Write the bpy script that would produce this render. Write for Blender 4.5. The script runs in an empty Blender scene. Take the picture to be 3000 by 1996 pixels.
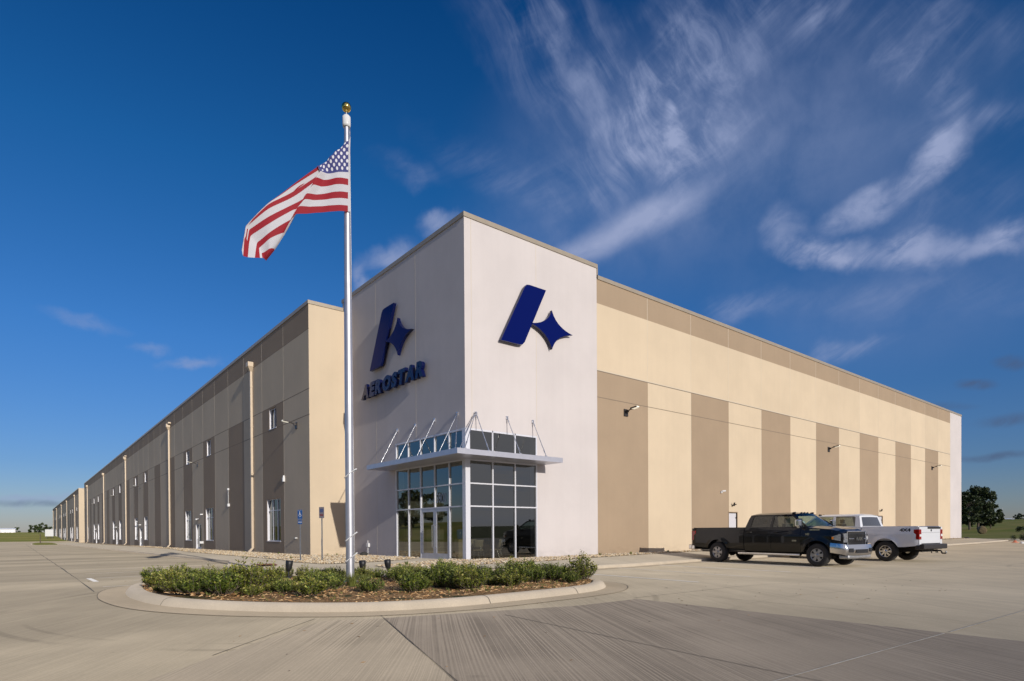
import bpy, bmesh, math, random
from mathutils import Vector, Matrix
rnd = random.Random(7)
PI = math.pi
SC = bpy.context.scene
COL = SC.collection

# ------------------------------------------------------------------ camera
yaw, pit, rol = .6829, -.0073, -.0063
def cam_basis():
    fw = Vector((math.sin(yaw), math.cos(yaw), 0)); rt = Vector((math.cos(yaw), -math.sin(yaw), 0)); up = Vector((0, 0, 1))
    f2 = fw*math.cos(pit)+up*math.sin(pit); u2 = up*math.cos(pit)-fw*math.sin(pit)
    return rt*math.cos(rol)+u2*math.sin(rol), u2*math.cos(rol)-rt*math.sin(rol), f2
CR_, CU_, CF_ = cam_basis()
CAM = Vector((-14.852, -21.407, 1.357))
cd = bpy.data.cameras.new('camera'); cam = bpy.data.objects.new('camera', cd); COL.objects.link(cam)
m = Matrix.Identity(4)
for i, v in enumerate((CR_, CU_, -CF_)):
    for j in range(3): m[j][i] = v[j]
m.translation = CAM
cam.matrix_world = m
cd.sensor_width = 36; cd.lens = 1761.39/3000*36; cd.shift_y = (1567.38-998)/3000
cd.clip_start = .1; cd.clip_end = 6000
SC.camera = cam

# ------------------------------------------------------------------ sun and sky
SUN_EL, SUN_AZ = math.radians(16.4), math.radians(3.8)     # light travels towards +Y, slightly +X
sdir = Vector((math.sin(SUN_AZ)*math.cos(SUN_EL), math.cos(SUN_AZ)*math.cos(SUN_EL), -math.sin(SUN_EL)))
sl = bpy.data.lights.new('sun', 'SUN'); so = bpy.data.objects.new('sun', sl); COL.objects.link(so)
sl.energy = 3.35; sl.angle = math.radians(.53); sl.color = (1, .94, .86)
so.rotation_euler = sdir.to_track_quat('-Z', 'Y').to_euler()
SC.view_settings.view_transform = 'Standard'; SC.view_settings.look = 'None'
SC.view_settings.exposure = 0; SC.view_settings.gamma = 1

class NT:
    def __init__(s, tree): s.t = tree; s.n = tree.nodes; s.l = tree.links
    def new(s, typ, **kw):
        n = s.n.new(typ)
        for k, v in kw.items(): setattr(n, k, v)
        return n
    def put(s, sock, v):
        if hasattr(v, 'links') or hasattr(v, 'is_output'): s.l.new(v, sock)
        else: sock.default_value = v
    def m(s, op, a, b=0.0, c=0.0, clamp=False):
        n = s.new('ShaderNodeMath', operation=op, use_clamp=clamp)
        s.put(n.inputs[0], a); s.put(n.inputs[1], b); s.put(n.inputs[2], c)
        return n.outputs[0]
    def vm(s, op, a, b=(0, 0, 0), sc=None):
        n = s.new('ShaderNodeVectorMath', operation=op)
        s.put(n.inputs[0], a)
        if len(n.inputs) > 1: s.put(n.inputs[1], b)
        if sc is not None: s.put(n.inputs[3], sc)
        return n.outputs[1] if op in ('LENGTH', 'DOT_PRODUCT', 'DISTANCE') else n.outputs[0]
    def sep(s, v):
        n = s.new('ShaderNodeSeparateXYZ'); s.put(n.inputs[0], v); return n.outputs
    def comb(s, x, y, z):
        n = s.new('ShaderNodeCombineXYZ'); s.put(n.inputs[0], x); s.put(n.inputs[1], y); s.put(n.inputs[2], z); return n.outputs[0]
    def noise(s, v, scale, detail=4, rough=.55, dist=0.0):
        n = s.new('ShaderNodeTexNoise'); s.put(n.inputs['Vector'], v); n.inputs['Scale'].default_value = scale
        n.inputs['Detail'].default_value = detail; n.inputs['Roughness'].default_value = rough; n.inputs['Distortion'].default_value = dist
        return n.outputs[0]
    def ramp(s, f, a, b, lo=0.0, hi=1.0):
        n = s.new('ShaderNodeMapRange', interpolation_type='SMOOTHSTEP'); s.put(n.inputs[0], f)
        n.inputs[1].default_value = a; n.inputs[2].default_value = b; n.inputs[3].default_value = lo; n.inputs[4].default_value = hi
        return n.outputs[0]
    def mix(s, f, a, b, mode='MIX'):
        n = s.new('ShaderNodeMix', data_type='RGBA', blend_type=mode)
        s.put(n.inputs[0], f); s.put(n.inputs[6], a); s.put(n.inputs[7], b); return n.outputs[2]
def c4(c): return (c[0], c[1], c[2], 1)

w = bpy.data.worlds.new('World'); SC.world = w; w.use_nodes = True
T = NT(w.node_tree); T.n.clear()
sky = T.new('ShaderNodeTexSky', sky_type='NISHITA'); sky.sun_disc = False
sky.sun_elevation = SUN_EL; sky.sun_rotation = math.atan2(-sdir.x, -sdir.y)
sky.altitude = 300; sky.air_density = 1.0; sky.dust_density = .4; sky.ozone_density = 2.5
dirv = T.vm('NORMALIZE', T.new('ShaderNodeTexCoord').outputs['Generated'])
sx, sy, sz = T.sep(dirv)[:3]
DEG = 180/PI
az = T.m('MULTIPLY', T.m('ARCTAN2', sx, sy), DEG)
el = T.m('MULTIPLY', T.m('ARCSINE', sz), DEG)
# flat-sheet coordinates for the cirrus fibres
den = T.m('ADD', T.m('MAXIMUM', sz, 0.0), .12)
pv = T.comb(T.m('DIVIDE', sx, den), T.m('DIVIDE', sy, den), 0.0)
ae = T.comb(az, el, 0.0)
warp = T.new('ShaderNodeTexNoise'); T.put(warp.inputs['Vector'], ae); warp.inputs['Scale'].default_value = .22; warp.inputs['Detail'].default_value = 5
wv = T.vm('SCALE', T.vm('SUBTRACT', warp.outputs[1], (.5, .5, .5)), sc=4.2)
aew = T.vm('ADD', ae, wv)
def fibre(ang, sa, sb, src, detail=7, dist=.6):
    n = T.new('ShaderNodeMapping'); T.put(n.inputs[0], src); n.inputs[2].default_value = (0, 0, math.radians(-ang)); 
    q = T.vm('MULTIPLY', n.outputs[0], (sa, sb, 1))
    return T.noise(q, 1.0, detail, .62, dist)
def blob(x, y, a, b, ang, d, src):
    dx = T.vm('SUBTRACT', src, (x, y, 0))
    n = T.new('ShaderNodeMapping'); T.put(n.inputs[0], dx); n.inputs[2].default_value = (0, 0, math.radians(-ang))
    q = T.vm('LENGTH', T.vm('MULTIPLY', n.outputs[0], (1/a, 1/b, 1)))
    return T.m('MULTIPLY', T.ramp(q, 1.35, .1), d)
CLD = [(45.6,37.4,12.3,4.4,-29,.42),(56.2,35.8,6.8,7.1,45,.5),(51.6,32.0,8.8,4.2,21,.42),(56.9,28.7,6.4,3.1,27,.25),(69.3,35.7,13.0,2.4,-23,.42),(74.5,30.7,6.6,1.3,-37,.38),(40.2,30.0,10.5,1.9,-17,.2),(60.2,19.2,4.5,1.3,4,.38),(67.7,14.3,4.6,.9,5,.45),(72.8,17.5,9.0,1.6,-8,.25),(74.2,23.4,7.3,2.6,-5,.2),(75.8,27.8,6.4,1.6,-4,.15),(30.4,30.3,3.5,1.0,-12,.22)]
CLS = [(51.2,26.4,7.8,1.4,17,.8),(45.5,24.3,3.5,1.4,16,.5),(74.5,26.6,2.8,1.3,41,.8),(69.6,24.6,4.1,1.2,15,.6),(63.4,24.6,1.7,1.8,54,.4),(66.1,22.2,4.0,1.0,-18,.7),(72.8,21.0,5.6,1.2,-10,.65),(78.9,20.2,2.9,1.1,-10,.55),(4.0,16.0,2.6,.6,-4,.28),(8.1,14.5,1.3,.5,-5,.35),(11.2,13.9,2.5,.5,13,.4),(32.4,26.8,2.0,.9,18,.55),(28.1,24.1,2.4,1.3,12,.6),(25.3,22.2,1.0,1.7,5,.55),(1.0,2.5,3.7,.5,5,.45)]
CLV = [(52, 30, 15, 9, 0, .34), (66, 31, 14, 8, -10, .26), (72, 19, 14, 6, 0, .22), (40, 24, 12, 5, 10, .12)]
CLK = [(79.0,11.9,1.1,.5,-4,.6),(76.8,10.6,1.2,.4,-2,.7),(78.6,8.0,1.9,.5,3,.5),(77.9,5.3,2.7,.3,3,.5),(75.3,9.3,1.6,.3,-7,.35),(1.2,2.3,4.8,.3,1,.35)]
def total(lst, src):
    r = None
    for b in lst:
        k = blob(*b, src); r = k if r is None else T.m('MAXIMUM', r, k) if b[5] > 5 else T.m('ADD', r, k)
    return r
wv3 = T.vm('ADD', ae, T.vm('SCALE', T.vm('SUBTRACT', (lambda n: (T.put(n.inputs['Vector'], ae), setattr(n.inputs['Scale'], 'default_value', .09), n.outputs[1])[-1])(T.new('ShaderNodeTexNoise')), (.5, .5, .5)), sc=3.0))
fib = fibre(-50, .07, .42, wv3, 10, .35); fib2 = fibre(24, .06, .42, wv3, 10, .3)
fl = T.m('ADD', T.m('MULTIPLY', T.ramp(fib, .36, .78), 1.35), T.m('MULTIPLY', T.ramp(fib2, .4, .8), .35))
fr_ = T.m('ADD', T.m('MULTIPLY', T.ramp(fib2, .34, .78), 1.3), T.m('MULTIPLY', T.ramp(fib, .4, .8), .3))
dn1 = T.m('ADD', T.m('MULTIPLY', total(CLD[:3], aew), fl), T.m('MULTIPLY', total(CLD[3:], aew), fr_))
wv2 = T.vm('SCALE', wv, sc=.32)
ae2 = T.vm('ADD', ae, wv2); ae3 = T.vm('ADD', ae, T.vm('SCALE', T.vm('SUBTRACT', (lambda n: (T.put(n.inputs['Vector'], ae), setattr(n.inputs['Scale'], 'default_value', .45), setattr(n.inputs['Detail'], 'default_value', 8), n.outputs[1])[-1])(T.new('ShaderNodeTexNoise')), (.5, .5, .5)), sc=2.2))
fs = fibre(20, .25, .6, ae2, 9, .5)
dn2 = T.m('ADD', T.m('MULTIPLY', total(CLS[2:], ae3), T.ramp(fs, .25, .62, .25, 1.2)), T.m('MULTIPLY', total(CLS[:2], ae2), T.ramp(fs, .2, .7, .6, .95)))
# dusk-side clouds behind the camera, seen only as reflections and light
back = T.m('MULTIPLY', T.ramp(T.m('MULTIPLY', sy, -1.0), -.1, .5), T.m('MULTIPLY', T.ramp(T.noise(pv, .9, 7, .6, .8), .34, .62), .85))
veil = T.m('MULTIPLY', total(CLV, ae), T.ramp(T.noise(wv3, .12, 8, .6), .25, .75, .35, 1.2))
back = T.m('ADD', back, T.m('MULTIPLY', T.m('MULTIPLY', T.ramp(T.m('MULTIPLY', sy, -1.0), .1, .8), T.ramp(el, 55, 4)), T.ramp(T.noise(pv, .5, 6), .3, .7, .35, .9)))
dens = T.m('ADD', T.m('ADD', T.m('ADD', dn1, veil), dn2), back, clamp=True)
dens = T.m('MULTIPLY', dens, T.ramp(sz, -.01, .03))
dk = T.m('MULTIPLY', total(CLK, ae2), T.ramp(fs, .25, .6, .3, 1.3), clamp=True)
rp = T.new('ShaderNodeValToRGB'); T.put(rp.inputs[0], T.m('DIVIDE', el, 45.0, clamp=True))
cr = rp.color_ramp; cr.elements[0].position = 0; cr.elements[0].color = (.52, .54, .76, 1); cr.elements[1].position = 1; cr.elements[1].color = (.02, .37, .78, 1)
for p_, c_ in ((.12, (.35, .50, .80, 1)), (.36, (.25, .58, .98, 1)), (.65, (.11, .55, .96, 1))):
    e_ = cr.elements.new(p_); e_.color = c_
tint = T.mix(1.0, sky.outputs[0], rp.outputs[0], 'MULTIPLY')
SKYK = .1
cloudcol = (3.0, 3.6, 5.6, 1)
c1 = T.mix(dens, tint, cloudcol)
c1 = T.mix(T.m('MULTIPLY', T.ramp(T.m('MULTIPLY', sy, -1.0), .0, .6), dens), c1, (4.3, 4.4, 5.2, 1))
c2 = T.mix(dk, c1, (.75, 1.05, 1.9, 1))
bg = T.new('ShaderNodeBackground'); T.put(bg.inputs[0], c2); bg.inputs[1].default_value = SKYK
wo = T.new('ShaderNodeOutputWorld'); T.l.new(bg.outputs[0], wo.inputs[0])

# ------------------------------------------------------------------ materials
MATS = {}
def mat(name, col, rough=.6, metal=0.0, var=.0, vscale=1.0, stretch=(1, 1, 1), bump=0.0, bscale=40, coat=0.0, spec=.5, island=0.0, emit=None):
    if name in MATS: return MATS[name]
    mt = bpy.data.materials.new(name); mt.use_nodes = True; MATS[name] = mt
    N = NT(mt.node_tree); b = N.n['Principled BSDF']
    b.inputs['Diffuse Roughness'].default_value = .5
    b.inputs['Base Color'].default_value = c4(col); b.inputs['Roughness'].default_value = rough; b.inputs['Metallic'].default_value = metal
    b.inputs['Coat Weight'].default_value = coat; b.inputs['Coat Roughness'].default_value = .03; b.inputs['Specular IOR Level'].default_value = spec
    tc = N.new('ShaderNodeTexCoord').outputs['Object']
    if var:
        q = N.vm('MULTIPLY', tc, stretch)
        f = N.ramp(N.noise(q, vscale, 6, .6), .3, .7, 1-var, 1+var*.6)
        N.put(b.inputs['Base Color'], N.vm('MULTIPLY', tuple(col), N.comb(f, f, f)))
    if island:
        g = N.new('ShaderNodeNewGeometry').outputs['Random Per Island']
        f = N.ramp(g, 0, 1, 1-island, 1+island)
        N.put(b.inputs['Base Color'], N.vm('MULTIPLY', tuple(col), N.comb(f, f, N.m('MULTIPLY', f, f))))
    if bump:
        bn = N.new('ShaderNodeBump'); bn.inputs['Strength'].default_value = bump; bn.inputs['Distance'].default_value = .01
        N.put(bn.inputs['Height'], N.noise(tc, bscale, 4)); N.l.new(bn.outputs[0], b.inputs['Normal'])
    if emit:
        b.inputs['Emission Color'].default_value = c4(emit[0]); b.inputs['Emission Strength'].default_value = emit[1]
    return mt
def leafmat(name, col, isl=.45):
    mt = mat(name, col, .5, island=isl)
    b = mt.node_tree.nodes['Principled BSDF']; b.inputs['Specular IOR Level'].default_value = .35
    b.inputs['Subsurface Weight'].default_value = 0
    return mt

def paint(name, col):
    """painted precast concrete: faint mottling, vertical rain streaks, fine bump"""
    mt = bpy.data.materials.new(name); mt.use_nodes = True; MATS[name] = mt
    N = NT(mt.node_tree); b = N.n['Principled BSDF']; b.inputs['Roughness'].default_value = .75; b.inputs['Specular IOR Level'].default_value = .3
    tc = N.new('ShaderNodeTexCoord').outputs['Object']
    a = N.ramp(N.noise(tc, .35, 6, .6), .3, .7, .955, 1.03)
    s = N.ramp(N.noise(N.vm('MULTIPLY', tc, (3.2, 3.2, .12)), 1, 6, .65), .3, .75, 1.008, .982)
    z = N.sep(tc)[2]
    X_, Y_, Zq = N.sep(tc)[:3]
    wn = N.new('ShaderNodeTexWhiteNoise', noise_dimensions='2D')
    N.put(wn.inputs[0], N.comb(N.m('FLOOR', N.m('DIVIDE', N.m('SUBTRACT', X_, 8.311), 4.14)), N.m('FLOOR', N.m('DIVIDE', N.m('SUBTRACT', Y_, 12.471), 4.34)), 0.0))
    a = N.m('MULTIPLY', a, N.ramp(wn.outputs[0], 0, 1, .965, 1.03))
    dirt = N.m('MULTIPLY', N.ramp(z, .7, .05, 0, 1), N.ramp(N.noise(N.vm('MULTIPLY', tc, (1.5, 1.5, 4)), 1.3, 5), .4, .7))
    f = N.m('MULTIPLY', N.m('MULTIPLY', a, s), N.m('SUBTRACT', 1.0, N.m('MULTIPLY', dirt, .14)))
    N.put(b.inputs['Base Color'], N.vm('MULTIPLY', tuple(col), N.comb(f, f, f)))
    bn = N.new('ShaderNodeBump'); bn.inputs['Strength'].default_value = .35; bn.inputs['Distance'].default_value = .01
    N.put(bn.inputs['Height'], N.noise(tc, 9, 6, .7)); N.l.new(bn.outputs[0], b.inputs['Normal'])
    return mt
M_CREAM = paint('cream_paint', (.645, .525, .375)); M_TAN = paint('tan_paint', (.375, .28, .19)); M_WHITE = paint('white_paint', (.62, .57, .555))
M_COPE = mat('coping_metal', (.42, .36, .28), .45, .2, .06, 2)
M_JL = mat('pale_caulk', (.66, .58, .46), .8); M_JD = mat('dark_joint', (.24, .19, .14), .9)
M_SILV = mat('satin_aluminium', (.60, .60, .66), .38, .55, .05, 3)
M_FRAME = mat('white_frame', (.74, .74, .78), .4, .15)
M_GAL = mat('galvanised_steel', (.5, .5, .5), .45, .8, .15, 12)
M_STAIN = mat('stainless_rod', (.72, .72, .74), .22, .9)
M_POLE = mat('brushed_aluminium', (.56, .56, .60), .40, .75, .08, 1.2, (1, 1, 3))
M_GOLD = mat('gold_ball', (.75, .55, .16), .12, 1.0)
M_BLUE = mat('blue_acrylic', (.002, .006, .06), .25, 0, spec=.4)
M_BLUEF = mat('blue_face', (.0004, .007, .115), .35, 0, spec=.08)
M_BLACK = mat('black_plastic', (.018, .018, .02), .45)
M_BRONZE = mat('dark_bronze', (.045, .04, .04), .45, .3)
M_CHROME = mat('chrome', (.74, .73, .72), .13, 1.0)
M_RUB = mat('tyre_rubber', (.035, .033, .032), .8, 0, .2, 8)
M_DARK = mat('underbody', (.012, .012, .012), .8)
M_BLKP = mat('black_car_paint', (.004, .004, .0045), .25, 0, coat=.55, spec=.25)
M_WHTP = mat('white_car_paint', (.80, .81, .84), .3, 0, coat=.8)
M_GLOSSG = mat('tinted_car_glass', (.012, .018, .028), .03, 0, coat=1.0, spec=1.0)
M_RED = mat('red_lens', (.35, .008, .008), .12, 0, coat=1)
M_LENS = mat('clear_lens', (.42, .43, .46), .10, .5, .35, 30, coat=1)
M_AMB = mat('amber_lens', (.7, .22, .02), .12, 0, coat=1)
M_RIM = mat('grey_alloy', (.33, .33, .34), .3, .85)
M_SKIN_W = mat('white_door_paint', (.66, .65, .68), .4)
M_BARK = mat('bark', (.13, .10, .075), .9, 0, .3, 5, bump=.5)
M_CHAIR = mat('beige_plastic', (.55, .48, .36), .5)
M_SIGNB = mat('sign_blue', (.015, .08, .27), .5); M_SIGNW = mat('sign_white', (.75, .75, .75), .4); M_SIGNG = mat('sign_grey', (.19, .17, .19), .5); M_SIGNR = mat('sign_red', (.16, .05, .06), .5); M_SIGNB2 = mat('sign_dull_blue', (.07, .09, .19), .5)
M_HAY = mat('hay', (.20, .15, .075), .95, 0, .4, 4, bump=.8, bscale=12)

def glassmat(name, through, tint=(.35, .38, .36), refl=.16):
    mt = bpy.data.materials.new(name); mt.use_nodes = True; MATS[name] = mt
    N = NT(mt.node_tree); N.n.clear()
    ge = N.new('ShaderNodeNewGeometry')
    cs = N.m('ABSOLUTE', N.vm('DOT_PRODUCT', ge.outputs['Normal'], ge.outputs['Incoming']))
    F = N.m('ADD', N.m('MULTIPLY', N.m('POWER', N.m('SUBTRACT', 1.0, cs), 5.0), .955), .045)
    k = N.m('ADD', N.m('MULTIPLY', F, 1.6 if through else 1.2), refl, clamp=True)
    gl = N.new('ShaderNodeBsdfGlossy'); gl.inputs[0].default_value = (.80, .80, .74, 1); gl.inputs['Roughness'].default_value = .004
    if through:
        tr = N.new('ShaderNodeBsdfTransparent'); tr.inputs[0].default_value = c4(tint)
    else:
        tr = N.new('ShaderNodeBsdfDiffuse'); tr.inputs[0].default_value = (.012, .014, .016, 1)
    mx = N.new('ShaderNodeMixShader'); N.put(mx.inputs[0], k); N.l.new(tr.outputs[0], mx.inputs[1]); N.l.new(gl.outputs[0], mx.inputs[2])
    bn = N.new('ShaderNodeBump'); bn.inputs['Strength'].default_value = .05; bn.inputs['Distance'].default_value = .003
    N.put(bn.inputs['Height'], N.noise(N.new('ShaderNodeTexCoord').outputs['Object'], .8, 1)); N.l.new(bn.outputs[0], gl.inputs['Normal'])
    o = N.new('ShaderNodeOutputMaterial'); N.l.new(mx.outputs[0], o.inputs[0])
    return mt
M_GLASS = glassmat('storefront_glass', True, (.40, .41, .36))
M_CARG = glassmat('car_glass', True, (.62, .72, .66), .02); M_CARG2 = glassmat('privacy_glass', True, (.22, .23, .22), .02); M_SEAT = mat('seat_fabric', (.03, .03, .032), .8); M_WGL = glassmat('window_glass', False, refl=.02)

# ------------------------------------------------------------------ mesh helpers
class MB:
    def __init__(s): s.v = []; s.f = []; s.mi = []; s.mats = []; s.sm = []
    def idx(s, m):
        if m not in s.mats: s.mats.append(m)
        return s.mats.index(m)
    def add(s, vs, fs, m, smooth=False):
        o = len(s.v); s.v += [tuple(p) for p in vs]; i = s.idx(m)
        for f in fs: s.f.append(tuple(k+o for k in f)); s.mi.append(i); s.sm.append(smooth)
        return s
    def box(s, x0, x1, y0, y1, z0, z1, m, M=None):
        vs = [Vector((x, y, z)) for x in (x0, x1) for y in (y0, y1) for z in (z0, z1)]
        if M: vs = [M @ v for v in vs]
        return s.add(vs, [(0, 1, 3, 2), (4, 6, 7, 5), (0, 4, 5, 1), (2, 3, 7, 6), (0, 2, 6, 4), (1, 5, 7, 3)], m)
    def tube(s, a, b, r, m, n=10, r2=None, cap=True, smooth=True):
        a = Vector(a); b = Vector(b); r2 = r if r2 is None else r2
        d = (b-a).normalized(); u = d.orthogonal().normalized(); v = d.cross(u)
        vs = [];
        for c, rr in ((a, r), (b, r2)):
            for i in range(n): t = 2*PI*i/n; vs.append(c+(u*math.cos(t)+v*math.sin(t))*rr)
        s.add(vs, [(i, (i+1) % n, n+(i+1) % n, n+i) for i in range(n)], m, smooth)
        if cap: s.add(vs[:n], [tuple(reversed(range(n)))], m); s.add(vs[n:], [tuple(range(n))], m)
        return s
    def path(s, pts, r, m, n=8):
        for a, b in zip(pts, pts[1:]): s.tube(a, b, r, m, n)
        return s
    def lathe(s, prof, m, n=24, M=None, smooth=True):
        """prof: (r,z) list around z"""
        vs = [];
        for r, z in prof:
            for i in range(n): t = 2*PI*i/n; p = Vector((r*math.cos(t), r*math.sin(t), z)); vs.append(M @ p if M else p)
        fs = [(k*n+i, k*n+(i+1) % n, (k+1)*n+(i+1) % n, (k+1)*n+i) for k in range(len(prof)-1) for i in range(n)]
        return s.add(vs, fs, m, smooth)
    def prism(s, poly, M, depth, m, m2=None):
        """poly in local xy, extruded along local z 0..depth, M to world"""
        n = len(poly)
        vs = [M @ Vector((x, y, 0)) for x, y in poly]+[M @ Vector((x, y, depth)) for x, y in poly]
        s.add(vs, [(i, (i+1) % n, n+(i+1) % n, n+i) for i in range(n)], m)
        s.add(vs[n:], [tuple(range(n))], m2 or m); s.add(vs[:n], [tuple(reversed(range(n)))], m2 or m)
        return s
    def grid(s, fn, nu, nv, m, smooth=True, closed=False):
        vs = [fn(i/nu, j/nv) for j in range(nv+1) for i in range(nu+1)]
        return s.add(vs, [(j*(nu+1)+i, j*(nu+1)+i+1, (j+1)*(nu+1)+i+1, (j+1)*(nu+1)+i) for j in range(nv) for i in range(nu)], m, smooth)
    def ico(s, c, rx, ry, rz, m, rot=0.0):
        t = (1+5**.5)/2
        P = [(-1, t, 0), (1, t, 0), (-1, -t, 0), (1, -t, 0), (0, -1, t), (0, 1, t), (0, -1, -t), (0, 1, -t), (t, 0, -1), (t, 0, 1), (-t, 0, -1), (-t, 0, 1)]
        F = [(0, 11, 5), (0, 5, 1), (0, 1, 7), (0, 7, 10), (0, 10, 11), (1, 5, 9), (5, 11, 4), (11, 10, 2), (10, 7, 6), (7, 1, 8), (3, 9, 4), (3, 4, 2), (3, 2, 6), (3, 6, 8), (3, 8, 9), (4, 9, 5), (2, 4, 11), (6, 2, 10), (8, 6, 7), (9, 8, 1)]
        q = 1.9; cr, sr = math.cos(rot), math.sin(rot)
        vs = []
        for x, y, z in P:
            x, y, z = x/q*rx, y/q*ry, z/q*rz
            vs.append((c[0]+x*cr-y*sr, c[1]+x*sr+y*cr, c[2]+z))
        return s.add(vs, F, m, True)
    def build(s, name, parent=None, label=None, recalc=True, loc=None):
        me = bpy.data.meshes.new(name); me.from_pydata(s.v, [], s.f)
        for mm in s.mats: me.materials.append(mm)
        me.polygons.foreach_set('material_index', s.mi); me.polygons.foreach_set('use_smooth', s.sm)
        me.update()
        o = bpy.data.objects.new(name, me); COL.objects.link(o)
        if recalc:
            b = bmesh.new(); b.from_mesh(me); bmesh.ops.recalc_face_normals(b, faces=b.faces); b.to_mesh(me); b.free()
        if parent: o.parent = parent
        if label: o['label'] = label
        return o
def thing(name, label, cat, loc=(0, 0, 0), rz=0.0, group=None):
    o = bpy.data.objects.new(name, None); COL.objects.link(o); o.empty_display_size = .2
    o.location = loc; o.rotation_euler = (0, 0, rz)
    o['label'] = label; o['category'] = cat
    if group: o['group'] = group
    return o
def tag(o, label, cat, group=None):
    o['label'] = label; o['category'] = cat
    if group: o['group'] = group
    return o
def kids(o): return [c for c in list(bpy.data.objects) if c.parent == o]
def copy_tree(o, parent=None):
    c = o.copy(); COL.objects.link(c)
    if parent: c.parent = parent
    for ch in kids(o): copy_tree(ch, c)
    return c
def struct(o): o['kind'] = 'structure'; return o
def bev(o, wdt, seg=2):
    md = o.modifiers.new('bevel', 'BEVEL'); md.width = wdt; md.segments = seg; md.limit_method = 'ANGLE'; md.angle_limit = math.radians(35); return o
def inpoly(x, y, P):
    r = False; j = len(P)-1
    for i in range(len(P)):
        if (P[i][1] > y) != (P[j][1] > y) and x < (P[j][0]-P[i][0])*(y-P[i][1])/(P[j][1]-P[i][1])+P[i][0]: r = not r
        j = i
    return r
def text_mesh(txt, size, extrude, off=0.0, m=None, sx=1.0, name='letter', shear=0.0):
    cu = bpy.data.curves.new('t', 'FONT'); cu.body = txt; cu.size = size; cu.extrude = extrude; cu.offset = off; cu.shear = shear
    cu.align_x = 'LEFT'; cu.resolution_u = 6
    o = bpy.data.objects.new('t', cu); COL.objects.link(o)
    dg = bpy.context.evaluated_depsgraph_get(); me = bpy.data.meshes.new_from_object(o.evaluated_get(dg))
    COL.objects.unlink(o); bpy.data.objects.remove(o)
    for v in me.vertices: v.co.x *= sx
    me.materials.clear(); me.materials.append(m)
    q = bpy.data.objects.new(name, me); COL.objects.link(q)
    return q

def gb(X, Y): return -.02-.0071*max(min(Y, 190), 0)+.0013*max(min(X, 75), 0)
def dip(X):
    t = max(0, min(1, (X+2)/8)); return .23*t*t*(3-2*t)
def gz(X, Y): return gb(X, Y)-dip(X)        # the car park falls away gently to the right

# ------------------------------------------------------------------ ground
def terr(X, Y):
    z = gz(X, Y)
    dE = max(0, X-86); dN = max(0, Y-236); dW = max(0, -38-X); dS = max(0, -75-Y)
    d = max(dE, 0)
    hE = .75*(min(dE, 420)/95)**1.6 if dE > 0 else 0
    hN = .0112*min(dN, 330)
    hW = 6.5*(1-math.exp(-dW/32.))
    hS = .006*min(dS, 300)
    bumpy = .0
    if dE+dN+dW+dS > 0:
        a = min(1, (dE+dN+dW+dS)/60)
        bumpy = a*(.35*math.sin(X*.021+1.3)*math.sin(Y*.017)+.18*math.sin(X*.06+Y*.043))
    out = max(hE, hN, hW, hS)
    return z+out+bumpy-(.12 if (dE+dN+dW+dS) <= 0 else .04)
def axis(lo, hi, dense0, dense1, step):
    a = []; x = dense0
    while x <= dense1: a.append(x); x += step
    k = step; x = dense0
    while x > lo: k *= 1.25; x -= k; a.insert(0, x)
    k = step; x = dense1
    while x < hi: k *= 1.25; x += k; a.append(x)
    return a
ax_, ay_ = axis(-2500, 3000, -110, 260, 9), axis(-2500, 3000, -120, 420, 9)
g = MB(); nx = len(ax_)
vs = [(x, y, terr(x, y)) for y in ay_ for x in ax_]
M_GRASS = bpy.data.materials.new('meadow_grass'); M_GRASS.use_nodes = True
N = NT(M_GRASS.node_tree); b = N.n['Principled BSDF']; b.inputs['Roughness'].default_value = .9; b.inputs['Specular IOR Level'].default_value = .1; b.inputs['Diffuse Roughness'].default_value = .8
tc = N.new('ShaderNodeTexCoord').outputs['Object']
f1 = N.ramp(N.noise(N.vm('MULTIPLY', tc, (.5, 1.6, 1)), .02, 8, .65), .35, .65); f2 = N.ramp(N.noise(tc, .7, 8, .75), .35, .65)
cc = N.mix(f1, (.13, .15, .028, 1), (.26, .205, .075, 1)); cc = N.mix(N.m('MULTIPLY', f2, .55), cc, (.085, .11, .02, 1))
N.put(b.inputs['Base Color'], cc)
g.add(vs, [(j*nx+i, j*nx+i+1, (j+1)*nx+i+1, (j+1)*nx+i) for j in range(len(ay_)-1) for i in range(nx-1)], M_GRASS, True)
struct(g.build('grass_field'))

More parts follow.
